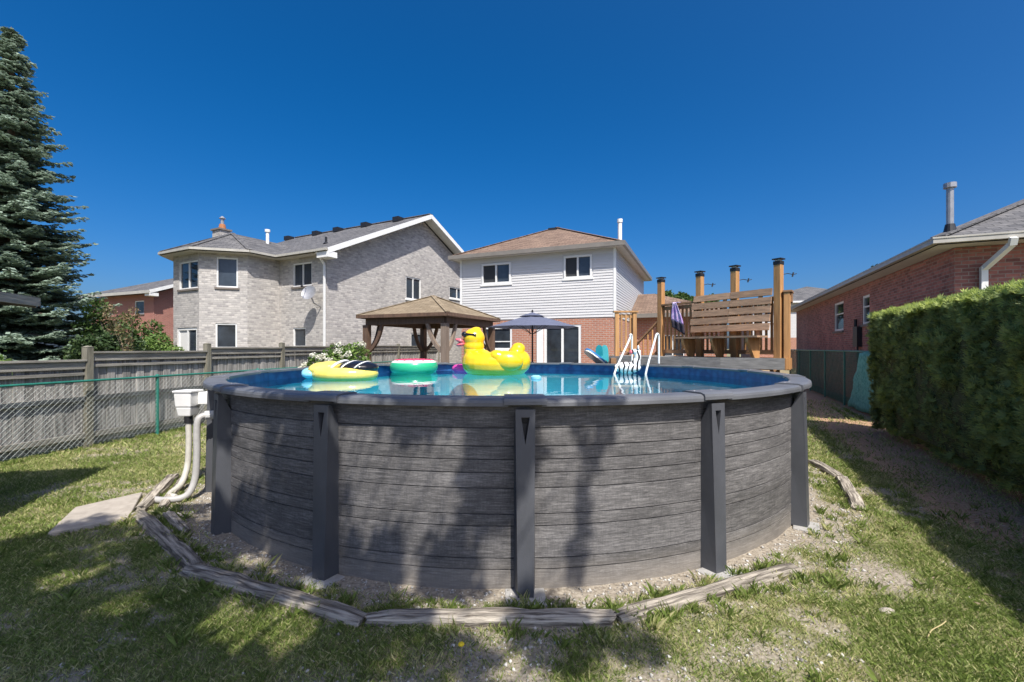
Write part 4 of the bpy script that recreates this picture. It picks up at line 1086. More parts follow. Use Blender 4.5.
for k in range(-2, 8):
    zt = tops[k]; x_a, x_b = k * SP + .055, (k + 1) * SP - .055
    nb = 17; pitch = (x_b - x_a) / nb
    me = MB().box(-bw / 2, bw / 2, .0, .018, .06, zt - .06).mesh('board'); me.materials.append(M['fence_wood'])
    for j in range(nb):
        o = bpy.data.objects.new('board', me); col.objects.link(o); o.parent = wf
        o.location = (x_a + (j + .5) * pitch, random.uniform(0, .008) + (.012 if j % 2 else 0), random.uniform(-.012, .012)); o.rotation_euler = (0, random.uniform(-.006, .006), 0)
    m_ = MB(); m_.box(x_a, x_b, -.05, -.012, zt - .13, zt); m_.build('rail', 'fence_rail', wf)
    m_ = MB(); m_.box(x_a, x_b, -.085, .05, zt + .001, zt + .032); m_.build('cap_board', 'fence_rail', wf)
    m_ = MB(); m_.box(x_a, x_b, -.04, -.004, zt - .24, zt - .19); m_.build('rail', 'fence_rail', wf)
    m_ = MB(); m_.box(x_a, x_b, -.045, -.004, .80, .88); m_.build('rail', 'fence_rail', wf)
    m_ = MB(); m_.box(x_a, x_b, -.045, -.004, .16, .25); m_.build('rail', 'fence_rail', wf)
def chain(parent, L_, z0, z1, mat='wire', pitch=.085, r=.0022):
    m_ = MB(); h = z1 - z0
    t = -h
    while t < L_:
        for sgn in (0, 1):
            a, b = t, t + h
            za, zb = (z0, z1) if sgn == 0 else (z1, z0)
            if a < 0: za = za + (zb - za) * (-a / h); a = 0
            if b > L_: zb = za + (zb - za) * ((L_ - a) / max(b - a, 1e-6)); b = L_
            if b - a > .02: m_.tube([(a, .002 * (1 - 2 * sgn), za), (b, .002 * (1 - 2 * sgn), zb)], r, 3, False)
        t += pitch
    return tag(m_.build('chain_mesh', mat, parent), kind='stuff')
cf = thing('chain_link_fence', 'green chain-link fence standing in front of the wooden fence', 'fence', F0 + FN * .16 - FD * 4.4, math.atan2(FD.y, FD.x))
CL = 4.4 + 12.0
chain(cf, CL, .06, 1.13)
m_ = MB(); m_.tube([(0, 0, 1.15), (CL, 0, 1.15)], .02, 8); m_.build('top_rail', 'green_steel', cf)
for xk in (0.2, 2.8, 5.55, 8.2, 10.8, 13.4, 16.0):
    m_ = MB(); m_.tube([(xk, .02, -.05), (xk, .02, 1.16)], .03, 10); p_ = m_.build('post', 'green_steel', cf)
    m_ = MB(); m_.ellipsoid((xk, .02, 1.165), (.036, .036, .03), 10, 6); m_.build('post_cap', 'green_steel', p_)

# ------------------------------------------------------------------ green fence between the hedge and the bungalow
R0 = Vector((8.9, 11.2, 0)); RD = Vector((.40, .917, 0)).normalized()
gf = thing('chain_link_fence', 'tall green chain-link fence between the hedge and the bungalow', 'fence', R0, math.atan2(RD.y, RD.x))
GL = 13.0
m_ = MB(); m_.tube([(0, 0, 1.62), (GL, 0, 1.62)], .024, 8); m_.build('top_rail', 'green_steel', gf)
for k in range(6):
    m_ = MB(); m_.tube([(.1 + k * 2.55, -.0, -.05), (.1 + k * 2.55, -.0, 1.64)], .03, 10); m_.build('post', 'green_steel', gf)
chain(gf, GL, .05, 1.60, 'green_steel', .065, .0035)
tp = thing('mesh_tarp', 'torn teal mesh tarp hanging on the green fence by the hedge', 'tarp', R0, math.atan2(RD.y, RD.x))
v = []; f = []; nu, nv = 22, 12
for j in range(nv + 1):
    for i in range(nu + 1):
        t = j / nv; x_a = -.9; x_b = 1.05 + 1.0 * t ** 1.3; xx = x_a + (x_b - x_a) * i / nu
        v.append((xx, .05 + .02 * math.sin(xx * 9 + t * 3) + .015 * math.sin(xx * 23), 1.60 - 1.55 * t + .02 * math.sin(xx * 5)))
for j in range(nv):
    for i in range(nu): a = j * (nu + 1) + i; f.append((a, a + 1, a + nu + 2, a + nu + 1))
o = MB().add(v, f).build('cloth', 'tarp', tp, smooth=True); sd = o.modifiers.new('thick', 'SOLIDIFY'); sd.thickness = .004

# ------------------------------------------------------------------ gazebo
gz = thing('gazebo', 'brown wooden gazebo with tan shingled hip roof behind the pool', 'gazebo', (-1.80, 12.72, 0), R(-23.2))
# local: near corner at origin, x to the left is negative, y goes back
GX_, GY_ = 3.25, 3.5
ze = 2.72; za = 3.42
m_ = MB()
cs = [(-GX_, 0, ze), (0, 0, ze), (0, GY_, ze), (-GX_, GY_, ze)]; ap = (-GX_ / 2, GY_ / 2, za)
for i in range(4): m_.face([cs[i], cs[(i + 1) % 4], ap])
roof = m_.build('roof', 'shingle_tan', gz)
m_ = MB()
for q in cs: m_.beam((q[0], q[1], q[2] + .012), (ap[0], ap[1], ap[2] + .012), .14, .02)
m_.build('hip_cap', 'shingle_tan', roof)
m_ = MB(); m_.face([(q[0], q[1], ze - .02) for q in cs[::-1]]); m_.build('ceiling', 'gazebo_wood', gz)
for a, b in ((0, 1), (1, 2), (2, 3), (3, 0)):
    m_ = MB(); m_.beam((cs[a][0], cs[a][1], ze - .05), (cs[b][0], cs[b][1], ze - .05), .04, .10); m_.build('fascia', 'gazebo_wood', gz)
ins = .22; pp = [(-GX_ + ins, ins), (-ins, ins), (-ins, GY_ - ins), (-GX_ + ins, GY_ - ins)]
for i in range(4):
    a, b = pp[i], pp[(i + 1) % 4]
    m_ = MB(); m_.beam((a[0], a[1], ze - .20), (b[0], b[1], ze - .20), .11, .20); m_.build('beam', 'gazebo_wood', gz)
for i, (x_, y_) in enumerate(pp):
    m_ = MB(); m_.box(x_ - .09, x_ + .09, y_ - .09, y_ + .09, .03, ze - .30)
    if True:
        m_.box(x_ - .095, x_ + .095, y_ - .015, y_ + .015, .03, ze - .32)
    m_.build('post', 'gazebo_post' if i == 1 else 'gazebo_wood', gz)
    for dx, dy in ((1 if x_ < -1 else -1, 0), (0, 1 if y_ < 1 else -1)):
        pts = []
        for t in range(7):
            a = t / 6; out_ = .09 + .50 * a + .05 * math.sin(a * math.pi); up_ = -.85 + .58 * a + .10 * math.sin(a * math.pi) * -1 + .27 * a
            pts.append((x_ + dx * out_, y_ + dy * out_, ze - .30 + up_ * .98 + .02))
        m_ = MB()
        for p_, q_ in zip(pts[:-1], pts[1:]): m_.beam(p_, q_, .085, .10)
        m_.build('brace', 'gazebo_post' if i == 1 else 'gazebo_wood', gz)

# ------------------------------------------------------------------ umbrella
um = thing('patio_umbrella', 'open slate blue patio umbrella in front of the glass door', 'umbrella', (.60, 13.4, 0), R(-10))
m_ = MB(); n = 8; rr = 1.36; tz = 2.70; bz = 2.31; v = []; f = []
rows = 5
for j in range(rows + 1):
    t = j / rows
    for k in range(n * 4):
        a = 2 * math.pi * k / (n * 4); ph = (k % 4) / 4; sag = math.sin(ph * math.pi)
        r_ = rr * t * (1 - .06 * sag * t); z_ = tz - (tz - bz) * (t ** 1.12) - .035 * sag * t * (1 - t) * 2 + .012 * sag * t
        v.append((r_ * math.cos(a), r_ * math.sin(a), z_))
for j in range(rows):
    for k in range(n * 4): a = j * n * 4 + k; b = j * n * 4 + (k + 1) % (n * 4); f.append((a, b, b + n * 4, a + n * 4)[::-1])
m_.add(v, f); cp = m_.build('canopy', 'canvas', um)
m_ = MB(); v = []; f = []
for k in range(16):
    a = 2 * math.pi * k / 16; v.append((.38 * math.cos(a), .38 * math.sin(a), 2.645)); 
v.append((0, 0, 2.765)); m_.add(v, [(k, (k + 1) % 16, 16) for k in range(16)]); m_.build('vent_cap', 'canvas', cp)
m_ = MB(); m_.ellipsoid((0, 0, 2.79), (.03, .03, .05), 10, 6); m_.build('finial', 'metal_dark', um)
m_ = MB(); m_.tube([(0, 0, .06), (0, 0, 2.68)], .024, 10); m_.build('pole', 'metal_dark', um)
for k in range(n):
    a = 2 * math.pi * k / n; m_ = MB(); m_.tube([(0, 0, 2.66), (rr * .98 * math.cos(a), rr * .98 * math.sin(a), bz - .012)], .009, 5); rb = m_.build('rib', 'metal_dark', um)
    m_ = MB(); m_.tube([(.03 * math.cos(a), .03 * math.sin(a), 2.12), (.7 * math.cos(a), .7 * math.sin(a), 2.50)], .007, 5); m_.build('strut', 'metal_dark', rb)
m_ = MB(); m_.box(-.05, .05, -.06, .0, 1.15, 1.3); m_.build('crank', 'metal_dark', um)
m_ = MB(); m_.tube([(0, 0, .03), (0, 0, .10)], [.28, .24], 20); m_.tube([(0, 0, .10), (0, 0, .4)], .032, 10); m_.build('base', 'metal_dark', um)
tie = MB(); tie.beam((-.08, -.03, 2.28), (-.07, -.03, 2.08), .05, .012); tie.build('tie_strap', 'metal_dark', um)

# ------------------------------------------------------------------ deck with rails, bench and lamp posts
DK = (3.6, 9.6, 0); DZ = 1.52
dk = thing('raised_deck', 'raised cedar deck with grey floorboards at the right rear of the pool', 'deck', DK, world=True)
A_, B_, C_, D_ = (2.25, 10.48), (2.95, 9.78), (4.02, 8.78), (4.88, 8.14); E_, F_, G_, H_ = (5.22, 8.52), (3.92, 10.95), (4.3, 12.0), (2.7, 12.2)
outline = [A_, B_, C_, D_, E_, F_, G_, H_]
# floor boards cut to the outline, running parallel to the front edge
bd = Vector((D_[0] - B_[0], D_[1] - B_[1], 0)).normalized(); bnv = Vector((-bd.y, bd.x, 0))
cs_ = [Vector((*p, 0)) for p in outline]; lo_ = min(p.dot(bnv) for p in cs_); hi_ = max(p.dot(bnv) for p in cs_)
def cut(t):
    xs = []
    for i in range(len(cs_)):
        a, b = cs_[i], cs_[(i + 1) % len(cs_)]; ta, tb = a.dot(bnv), b.dot(bnv)
        if (ta - t) * (tb - t) < 0: q = a + (b - a) * ((t - ta) / (tb - ta)); xs.append(q.dot(bd))
    return sorted(xs)
t = lo_ + .01
while t + .13 < hi_:
    c1, c2 = cut(t + .004), cut(t + .13)
    if len(c1) >= 2 and len(c2) >= 2:
        for q in range(0, min(len(c1), len(c2)) - 1, 2):
            a = max(c1[q], c2[q]); b = min(c1[q + 1], c2[q + 1])
            if b - a > .1:
                P_ = lambda s, u: (bd.x * s + bnv.x * u, bd.y * s + bnv.y * u, DZ)
                m_ = MB(); m_.slab([P_(a, t), P_(b, t), P_(b, t + .134), P_(a, t + .134)], .03); m_.build('floor_board', 'deck_grey', dk)
    t += .14
def fascia(a, b, mat, z0=1.32, z1=DZ + .006):
    m_ = MB(); m_.beam((a[0], a[1], (z0 + z1) / 2), (b[0], b[1], (z0 + z1) / 2), .038, z1 - z0); return m_.build('fascia_board', mat, dk)
fascia(A_, B_, 'deck_grey'); fascia(B_, C_, 'deck_grey'); fascia(C_, D_, 'deck_grey'); fascia(D_, E_, 'cedar'); fascia(H_, A_, 'cedar')
fascia(E_, F_, 'cedar'); fascia(F_, G_, 'cedar')
for p in ((2.3, 10.35), (4.85, 8.4), (3.8, 10.6), (4.1, 11.8), (2.85, 11.9), (4.0, 9.0)):
    m_ = MB(); m_.box(p[0] - .06, p[0] + .06, p[1] - .06, p[1] + .06, -.02, 1.48); m_.build('support_post', 'cedar_rail', dk)
m_ = MB(); m_.beam((2.4, 10.4, 1.39), (4.8, 8.45, 1.39), .04, .18); m_.beam((2.9, 11.7, 1.39), (3.9, 11.4, 1.39), .04, .18); m_.build('joist', 'cedar_rail', dk)
P1, P2, P3, P4 = [Vector((*p, 0)) for p in ((3.538, 10.80), (4.10, 9.93), (4.53, 9.25), (4.99, 8.52))]
LD = (P4 - P1).normalized(); LN = Vector((LD.y, -LD.x, 0))        # LN points to the pool side
if LN.dot(Vector((PC.x, PC.y, 0)) - P1) < 0: LN = -LN
angL = math.atan2(LD.y, LD.x)
def sq_post(p, w, z0, z1, mat, name='post', ang=angL):
    c, s = math.cos(ang) * w / 2, math.sin(ang) * w / 2
    q = [(p.x + c * a - s * b, p.y + s * a + c * b) for a, b in ((-1, -1), (1, -1), (1, 1), (-1, 1))]
    m_ = MB(); m_.slab([(x_, y_, z1) for x_, y_ in q], z1 - z0); return m_.build(name, mat, dk, bevel=.006)
for p in (P1, P2, P3, P4):
    po = sq_post(p, .125, 1.30, 3.31, 'cedar')
    c = sq_post(p, .137, 3.265, 3.335, 'metal_dark', 'lamp_collar'); c.parent = po; c.location = (0, 0, 0)
    c = sq_post(p, .168, 3.36, 3.385, 'metal_dark', 'lamp_cap'); c.parent = po; c.location = (0, 0, 0)
    c = sq_post(p, .09, 3.335, 3.36, 'white_plastic', 'lamp_lens'); c.parent = po; c.location = (0, 0, 0)
for p in (P2, P3, P4):
    m_ = MB(); q = p - LN * .05 + LD * .03
    m_.tube([(q.x, q.y, 3.08), (q.x + .12, q.y + .02, 3.11), (q.x + .24, q.y + .03, 3.09), (q.x + .30, q.y + .03, 3.11)], .007, 6); m_.tube([(q.x + .22, q.y + .03, 3.05), (q.x + .24, q.y + .03, 3.13)], .014, 6); m_.build('hanging_bracket', 'metal_dark', dk)
P5 = Vector((5.09, 8.42, 0)); sq_post(P5, .10, 1.30, 2.74, 'cedar', ang=0.9)
m_ = MB(); m_.beam((5.06, 8.36, 2.76), (5.30, 8.70, 2.76), .15, .035); m_.beam((5.16, 8.42, 2.65), (5.33, 8.67, 2.65), .04, .17); m_.build('rail_end', 'cedar_rail', dk)
# rail P1-P2 and behind the bench
def rail(a, b, z, w=.13, h=.04, mat='cedar_rail'):
    m_ = MB(); m_.beam((a.x, a.y, z), (b.x, b.y, z), w, h); return m_.build('rail', mat, dk)
back = -LN * .03
rail(P1 + LD * .063, P2 - LD * .063, 2.72); rail(P1 + back + LD * .063, P4 + back - LD * .065, 2.64, .036, .085); rail(P1 + back + LD * .063, P4 + back - LD * .065, 1.63, .036, .085)
L_ = (P4 - P1).length; q = .13
bme = MB().box(-.018, .018, -.018, .018, 1.585, 2.69).mesh('baluster'); bme.materials.append(M['cedar'])
while q < L_ - .1:
    p = P1 + LD * q - LN * .066
    o = bpy.data.objects.new('baluster', bme); col.objects.link(o); o.parent = dk; o.location = p - Vector(DK); o.rotation_euler = (0, 0, angL); q += .105
# gate at the left end of the deck
Ga, Gb = Vector((2.40, 10.42, 0)), Vector((2.80, 10.42, 0))
for p in (Ga, Gb): sq_post(p, .09, 1.30, 2.52, 'cedar', 'gate_post', 0)
m_ = MB(); m_.beam((Ga.x - .08, Ga.y, 2.54), (Gb.x + .08, Gb.y, 2.54), .13, .036); m_.build('rail', 'cedar', dk)
m_ = MB(); m_.beam((Ga.x + .045, Ga.y, 2.44), (Gb.x - .045, Gb.y, 2.44), .036, .08); m_.build('rail', 'cedar', dk)
m_ = MB(); m_.beam((Ga.x + .045, Ga.y, 1.66), (Gb.x - .045, Gb.y, 1.66), .036, .08); m_.build('rail', 'cedar', dk)
for k in range(3):
    m_ = MB(); x_ = Ga.x + .10 + k * .10; m_.box(x_ - .018, x_ + .018, Ga.y - .045, Ga.y - .02, 1.64, 2.47); m_.build('baluster', 'cedar', dk)
# stair rail running down behind
Sa, Sb = Vector((3.95, 12.2, 2.46)), Vector((3.10, 13.1, 1.30))
m_ = MB(); m_.beam(Sa, Sb, .09, .04); m_.build('stair_rail', 'cedar_rail', dk)
m_ = MB(); m_.beam(Sa - Vector((0, 0, .85)), Sb - Vector((0, 0, .85)), .04, .14); m_.build('stair_stringer', 'cedar_rail', dk)
for k in range(9):
    p = Sa.lerp(Sb, (k + .5) / 9); m_ = MB(); m_.box(p.x - .018, p.x + .018, p.y - .018, p.y + .018, p.z - .9, p.z - .02); m_.build('baluster', 'cedar', dk)
for p in (Sa, Sb):
    m_ = MB(); m_.box(p.x - .05, p.x + .05, p.y - .05, p.y + .05, 0.02, p.z + .05); m_.build('post', 'cedar', dk)
for k in range(5):
    t = (k + .5) / 5; p = Vector((4.35, 12.45, 1.5)).lerp(Vector((3.5, 13.35, .2)), t); m_ = MB(); m_.beam((p.x - .35, p.y - .33, p.z), (p.x + .35, p.y + .33, p.z), .24, .04); m_.build('stair_tread', 'cedar_rail', dk)

# bench: slatted back, seat boards, tapered brackets
bn_ = thing('deck_bench', 'long slatted cedar bench along the deck railing', 'bench', (4.4, 9.1, DZ), world=True)
bz = [2.05 + k * .165 for k in range(5)]
s0, s1 = (P2 - P1).length - .09, (P4 - P1).length - .08; sm_ = (P3 - P1).length - .05
for k, z in enumerate(bz):
    for a, b in ((s0 - (.03 if k % 2 else 0), sm_ - .004), (sm_ + .004, s1)):
        lean = .075 + .10 * (1 - k / 4)
        p = P1 + LD * a + LN * lean; q = P1 + LD * b + LN * lean
        m_ = MB(); m_.beam((p.x, p.y, z + .06), (q.x, q.y, z + .06), .03, .132, up=(-LN.x * .18, -LN.y * .18, 1)); m_.build('back_slat', 'bench_wood', bn_)
for k in range(3):
    p = P1 + LD * (s0 - .12) + LN * (.24 + .127 * k); q = P1 + LD * (s1 - .02) + LN * (.24 + .127 * k)
    m_ = MB(); m_.beam((p.x, p.y, 1.925), (q.x, q.y, 1.925), .12, .036); m_.build('seat_board', 'bench_wood', bn_)
for s_ in (s0 + .05, sm_ - .12, s1 - .22):
    c = P1 + LD * s_; m_ = MB()
    for e in (-.03, .03):
        c2 = c + LD * e
        pts = [c2 + LN * .16, c2 + LN * .32, c2 + LN * .54, c2 + LN * .54, c2 + LN * .12]; zz = [DZ + .002, DZ + .002, 1.83, 1.905, 1.905]
        m_.face([(p.x, p.y, z) for p, z in zip(pts, zz)])
    for i in range(5):
        j = (i + 1) % 5; a, b = m_.v[i], m_.v[j]; c3, d3 = m_.v[5 + j], m_.v[5 + i]; m_.face([a, b, c3, d3])
    m_.build('leg', 'cedar', bn_)
    m_ = MB(); a = c + LN * .16; b = c + LN * .052; m_.beam((a.x, a.y, 1.905), (b.x, b.y, 2.84), .036, .07, up=LD); m_.build('back_support', 'cedar_rail', bn_)

# towel over the rail
tw = thing('beach_towel', 'lilac and black beach towel hanging over the deck rail', 'towel', (3.5, 9.8, 0), world=True)
v = []; f = []; nu, nv = 10, 16
for j in range(nv + 1):
    t = j / nv
    for i in range(nu + 1):
        u = i / nu - .5; wd = .10 + .24 * math.sin(min(1, t * 1.3) * math.pi * .5); s_ = .45 + (u * wd) + .13 * t
        fold = .03 * math.sin(u * 16 + t * 2) * (1 - .3 * t)
        p = P1 + LD * s_ + LN * (.072 + .02 + fold * .6 + .02 * t)
        v.append((p.x, p.y, 2.752 - .66 * t + .10 * u * t * -2))
for j in range(nv):
    for i in range(nu): a = j * (nu + 1) + i; f.append((a, a + 1, a + nu + 2, a + nu + 1))
n_top = 11 * nu
o = MB().add(v, f[:n_top]).build('cloth', 'towel', tw, smooth=True); o.modifiers.new('t', 'SOLIDIFY').thickness = .006
o = MB().add(v, f[n_top:]).build('dark_border', 'towel_dark', tw, smooth=True); o.modifiers.new('t', 'SOLIDIFY').thickness = .006
p = P1 + LD * .45; m_ = MB(); m_.beam((p.x - LD.x * .09, p.y - LD.y * .09, 2.748), (p.x + LD.x * .09, p.y + LD.y * .09, 2.748), .15, .012); m_.build('fold', 'towel', tw)

# ------------------------------------------------------------------ pool ladder
ld = thing('pool_ladder', 'white A-frame pool ladder with two looped handrails over the rim', 'ladder', (2.55, 9.3, 0), world=True)
for k, (fx, fy, bx_, by) in enumerate(((2.05, 9.18, 2.595, 9.84), (2.64, 9.02, 3.02, 9.36))):
    d = (Vector((bx_, by, 0)) - Vector((fx, fy, 0))).normalized()
    pts = spline([(fx - .05, fy - .06, .04), (fx - .02, fy - .02, .7), (fx, fy, 1.15), (bx_ - d.x * .16, by - d.y * .16, 1.86), (bx_ - d.x * .09, by - d.y * .09, 1.985),
                  (bx_ - d.x * .03, by - d.y * .03, 1.995), (bx_, by, 1.93), (bx_, by, 1.65), (bx_, by, 1.37)], 5)
    m_ = MB(); m_.tube(pts, .021, 10); m_.build('handrail', 'white_plastic', ld, smooth=True)
for z in (.35, .65, .95):
    t = (z - .04) / 1.11 if z < 1.15 else 1
    m_ = MB(); a = Vector((2.05 - .05 * (1 - t), 9.18 - .06 * (1 - t), z)); b = Vector((2.64 - .05 * (1 - t), 9.02 - .06 * (1 - t), z)); m_.beam(a, b, .13, .035); m_.build('step', 'white_plastic', ld)

# ------------------------------------------------------------------ inflatables on the water
def remesh(o, vox, sm=6):
    r_ = o.modifiers.new('remesh', 'REMESH'); r_.mode = 'VOXEL'; r_.voxel_size = vox; r_.use_smooth_shade = True
    s_ = o.modifiers.new('smooth', 'SMOOTH'); s_.factor = .5; s_.iterations = sm
    return o
ry = lambda a: Matrix.Rotation(a, 3, 'Y'); rz_ = lambda a: Matrix.Rotation(a, 3, 'Z')
du = thing('duck_float', 'big yellow inflatable duck with black sunglasses and coral beak', 'pool float', (-.33, 9.35, Z_WATER), R(3))
m_ = MB()
def torus(m_, c, R1, R2, r1, r2, n=28, k=12, tilt=None):
    v = []; f = []
    for i in range(n):
        a = 2 * math.pi * i / n
        for j in range(k):
            b = 2 * math.pi * j / k; v.append((c[0] + (R1 + r1 * math.cos(b)) * math.cos(a), c[1] + (R2 + r1 * math.cos(b)) * math.sin(a), c[2] + r2 * math.sin(b)))
    for i in range(n):
        for j in range(k): f.append((i * k + j, ((i + 1) % n) * k + j, ((i + 1) % n) * k + (j + 1) % k, i * k + (j + 1) % k))
    return m_.add(v, f)
torus(m_, (0, 0, .20), .46, .36, .24, .24); m_.ellipsoid((-.36, 0, .27), (.33, .40, .24)); m_.ellipsoid((.55, 0, .24), (.17, .30, .22)); m_.ellipsoid((-.47, 0, .46), (.19, .20, .16))
remesh(m_.build('body', 'duck', du), .022)
m_ = MB(); m_.ellipsoid((.42, 0, .42), (.17, .24, .14)); m_.ellipsoid((.46, 0, .50), (.15, .16, .13)); remesh(m_.build('tail', 'duck', du), .02)
for sgn in (-1, 1):
    m_ = MB(); m_.ellipsoid((.22, sgn * .46, .26), (.32, .17, .20), rot=ry(.06)); m_.ellipsoid((.02, sgn * .44, .35), (.16, .15, .13)); m_.ellipsoid((.30, sgn * .42, .36), (.15, .13, .10)); remesh(m_.build('wing', 'duck_wing', du), .02)
m_ = MB(); m_.ellipsoid((-.45, 0, .72), (.225, .225, .205)); m_.ellipsoid((-.40, 0, .90), (.10, .09, .05)); m_.ellipsoid((-.45, 0, .55), (.215, .215, .17)); hd = remesh(m_.build('head', 'duck', du), .018)
m_ = MB(); m_.ellipsoid((-.72, 0, .665), (.12, .13, .045), rot=ry(.25)); m_.ellipsoid((-.71, 0, .59), (.11, .11, .04), rot=ry(-.2)); remesh(m_.build('beak', 'beak', hd), .012, 3)
for sgn in (-1, 1):
    m_ = MB(); m_.ellipsoid((-.645, sgn * .10, .79), (.05, .085, .06), rot=rz_(sgn * -.35)); g = m_.build('sunglass_lens', 'black_vinyl', hd, smooth=True)
    m_ = MB(); m_.beam((-.62, sgn * .165, .80), (-.40, sgn * .228, .775), .022, .038); m_.build('sunglass_arm', 'black_vinyl', hd)

pf = thing('ring_float', 'magenta inflatable ring half hidden behind the duck', 'pool float', (-.92, 10.05, Z_WATER))
m_ = MB(); torus(m_, (0, 0, .055), .30, .30, .11, .10); m_.build('tube', 'pink', pf, smooth=True)

wm = thing('watermelon_float', 'green and red watermelon-slice inflatable ring', 'pool float', (-2.12, 9.85, Z_WATER))
m_ = MB(); torus(m_, (0, 0, .11), .33, .33, .185, .17, 36, 16); tb = m_.build('tube', 'melon', wm, smooth=True)
m_ = MB()
for k in range(14):
    a = 2 * math.pi * k / 14
    for rr_, b in ((.33, math.pi / 2), (.43, 1.0)): m_.ellipsoid(((.33 + .19 * math.cos(b)) * math.cos(a + rr_), (.33 + .19 * math.cos(b)) * math.sin(a + rr_), .11 + .172 * math.sin(b)), (.016, .010, .006), 6, 4)
m_.build('seeds', 'black_vinyl', tb)
m_ = MB(); m_.ellipsoid((0, 0, .08), (.2, .2, .03), 16, 6); m_.build('floor', 'melon', wm, smooth=True)

bf = thing('lounger_float', 'yellow inflatable lounger with black and white back and light blue nose', 'pool float', (-2.90, 7.75, Z_WATER), R(-6))
m_ = MB(); torus(m_, (.06, 0, .075), .42, .28, .15, .12); m_.ellipsoid((-.32, 0, .15), (.24, .30, .13)); m_.ellipsoid((-.20, 0, .20), (.2, .22, .10)); remesh(m_.build('body', 'bee_yellow', bf), .018)
m_ = MB(); m_.ellipsoid((-.56, -.02, .09), (.13, .16, .09)); m_.ellipsoid((-.47, -.22, .08), (.12, .08, .07)); remesh(m_.build('nose', 'sky_vinyl', bf), .014)
m_ = MB()
m_.ellipsoid((.30, 0, .18), (.34, .30, .125)); o = remesh(m_.build('back_panel', 'black_vinyl', bf), .016)
for xk, rr_ in ((.02, .285), (.20, .315), (.42, .30)):
    m_ = MB(); pts = [(xk + .10 * math.sin(b) - .06, -rr_ * math.cos(b), .17 + (.115 if xk < .3 else .105) * math.sin(b) + .012) for b in [math.pi * q / 14 for q in range(15)]]; m_.tube(pts, .024 if xk < .1 else .012, 8); m_.build('stripe', 'white_vinyl', o, smooth=True)
for xk, yk in ((.36, -.20), (.48, -.17), (.42, .02), (.54, -.05)):
    m_ = MB()
    for q in range(5): a = q * 1.257; m_.ellipsoid((xk + .03 * math.cos(a), yk + .03 * math.sin(a), .275 - .45 * (xk - .3) ** 2 * 2 - abs(yk) * .22), (.02, .02, .012), 8, 5)
    m_.build('flower_print', 'bee_yellow', o)

zf = thing('striped_animal_float', 'white inflatable animal with black stripes between the ladder rails', 'pool float', (2.40, 9.40, Z_WATER), R(-12))
m_ = MB(); m_.ellipsoid((-.02, 0, .11), (.28, .12, .12)); m_.ellipsoid((.16, 0, .20), (.09, .08, .12)); m_.ellipsoid((.19, 0, .33), (.07, .065, .14)); m_.ellipsoid((.15, 0, .44), (.11, .065, .06)); remesh(m_.build('body', 'zebra', zf), .014)
m_ = MB(); m_.ellipsoid((.06, 0, .43), (.045, .05, .045), 10, 8); m_.build('muzzle', 'beak', zf, smooth=True)
for sgn in (-1, 1):
    m_ = MB(); m_.ellipsoid((.20, sgn * .045, .52), (.02, .025, .05), 8, 6); m_.build('ear', 'white_vinyl', zf, smooth=True)
sf = thing('reflection_patch', 'small light blue disc standing in for a reflection beside the duck', 'pool float', (.41, 7.75, Z_WATER))  # added disc in place of a light blue reflection on the water
m_ = MB(); m_.tube([(0, 0, -.04), (0, 0, .0), (0, 0, .03), (0, 0, .05)], [.06, .09, .09, .05], 16); m_.build('reflection_disc', 'sky_vinyl', sf)

# ------------------------------------------------------------------ storage box behind the pool with boards on it
sb = thing('storage_box', 'dark patio storage box behind the pool rim, mostly hidden', 'storage box', (2.05, 11.55, .03))
m_ = MB(); m_.box(-.45, .45, -.28, .28, 0, 1.14); m_.build('bin', 'gazebo_wood', sb, bevel=.01)
m_ = MB(); m_.box(-.48, .48, -.31, .31, 1.14, 1.19); m_.build('lid', 'metal_dark', sb, bevel=.01)
bb = thing('bodyboard', 'blue and white bodyboard tilted beside the teal fins', 'bodyboard', (2.10, 11.4, 1.22))
def board(m_, L_, W_, T, rot, c):
    n = 20; pts = []
    for k in range(n): a = 2 * math.pi * k / n; pts.append((math.copysign(abs(math.cos(a)) ** .6, math.cos(a)) * L_ / 2, math.copysign(abs(math.sin(a)) ** .8, math.sin(a)) * W_ / 2))
    v = [Vector((x_, y_, z_)) for z_ in (-T / 2, T / 2) for x_, y_ in pts]; v = [rot @ p + Vector(c) for p in v]
    f = [tuple(range(n - 1, -1, -1)), tuple(range(n, 2 * n))] + [(k, (k + 1) % n, n + (k + 1) % n, n + k) for k in range(n)]
    return m_.add(v, f)
rt = Matrix.Rotation(R(38), 3, 'Y') @ Matrix.Rotation(R(-13), 3, 'X')
m_ = MB(); board(m_, .66, .40, .04, rt, (0, 0, .26)); tb = m_.build('deck_skin', 'board_blue', bb, smooth=False)
m_ = MB(); board(m_, .64, .39, .035, rt, Vector((0, 0, .26)) - rt @ Vector((0, 0, .0385))); m_.build('slick_bottom', 'white_vinyl', tb)
tf = thing('swim_fins', 'pair of teal swim fins standing upright on the storage box', 'swim fins', (2.28, 11.62, 1.22))
for dx, an in ((-.06, -.12), (.09, .22)):
    m_ = MB(); board(m_, .56, .19, .03, Matrix.Rotation(R(-90), 3, 'Y') @ Matrix.Rotation(an, 3, 'Z') @ Matrix.Rotation(R(90), 3, 'X'), (dx, 0, .29)); fi = m_.build('fin', 'board_teal', tf)
    m_ = MB(); m_.ellipsoid((dx, -.05, .09), (.07, .07, .09), 10, 8); m_.build('foot_pocket', 'metal_dark', fi)

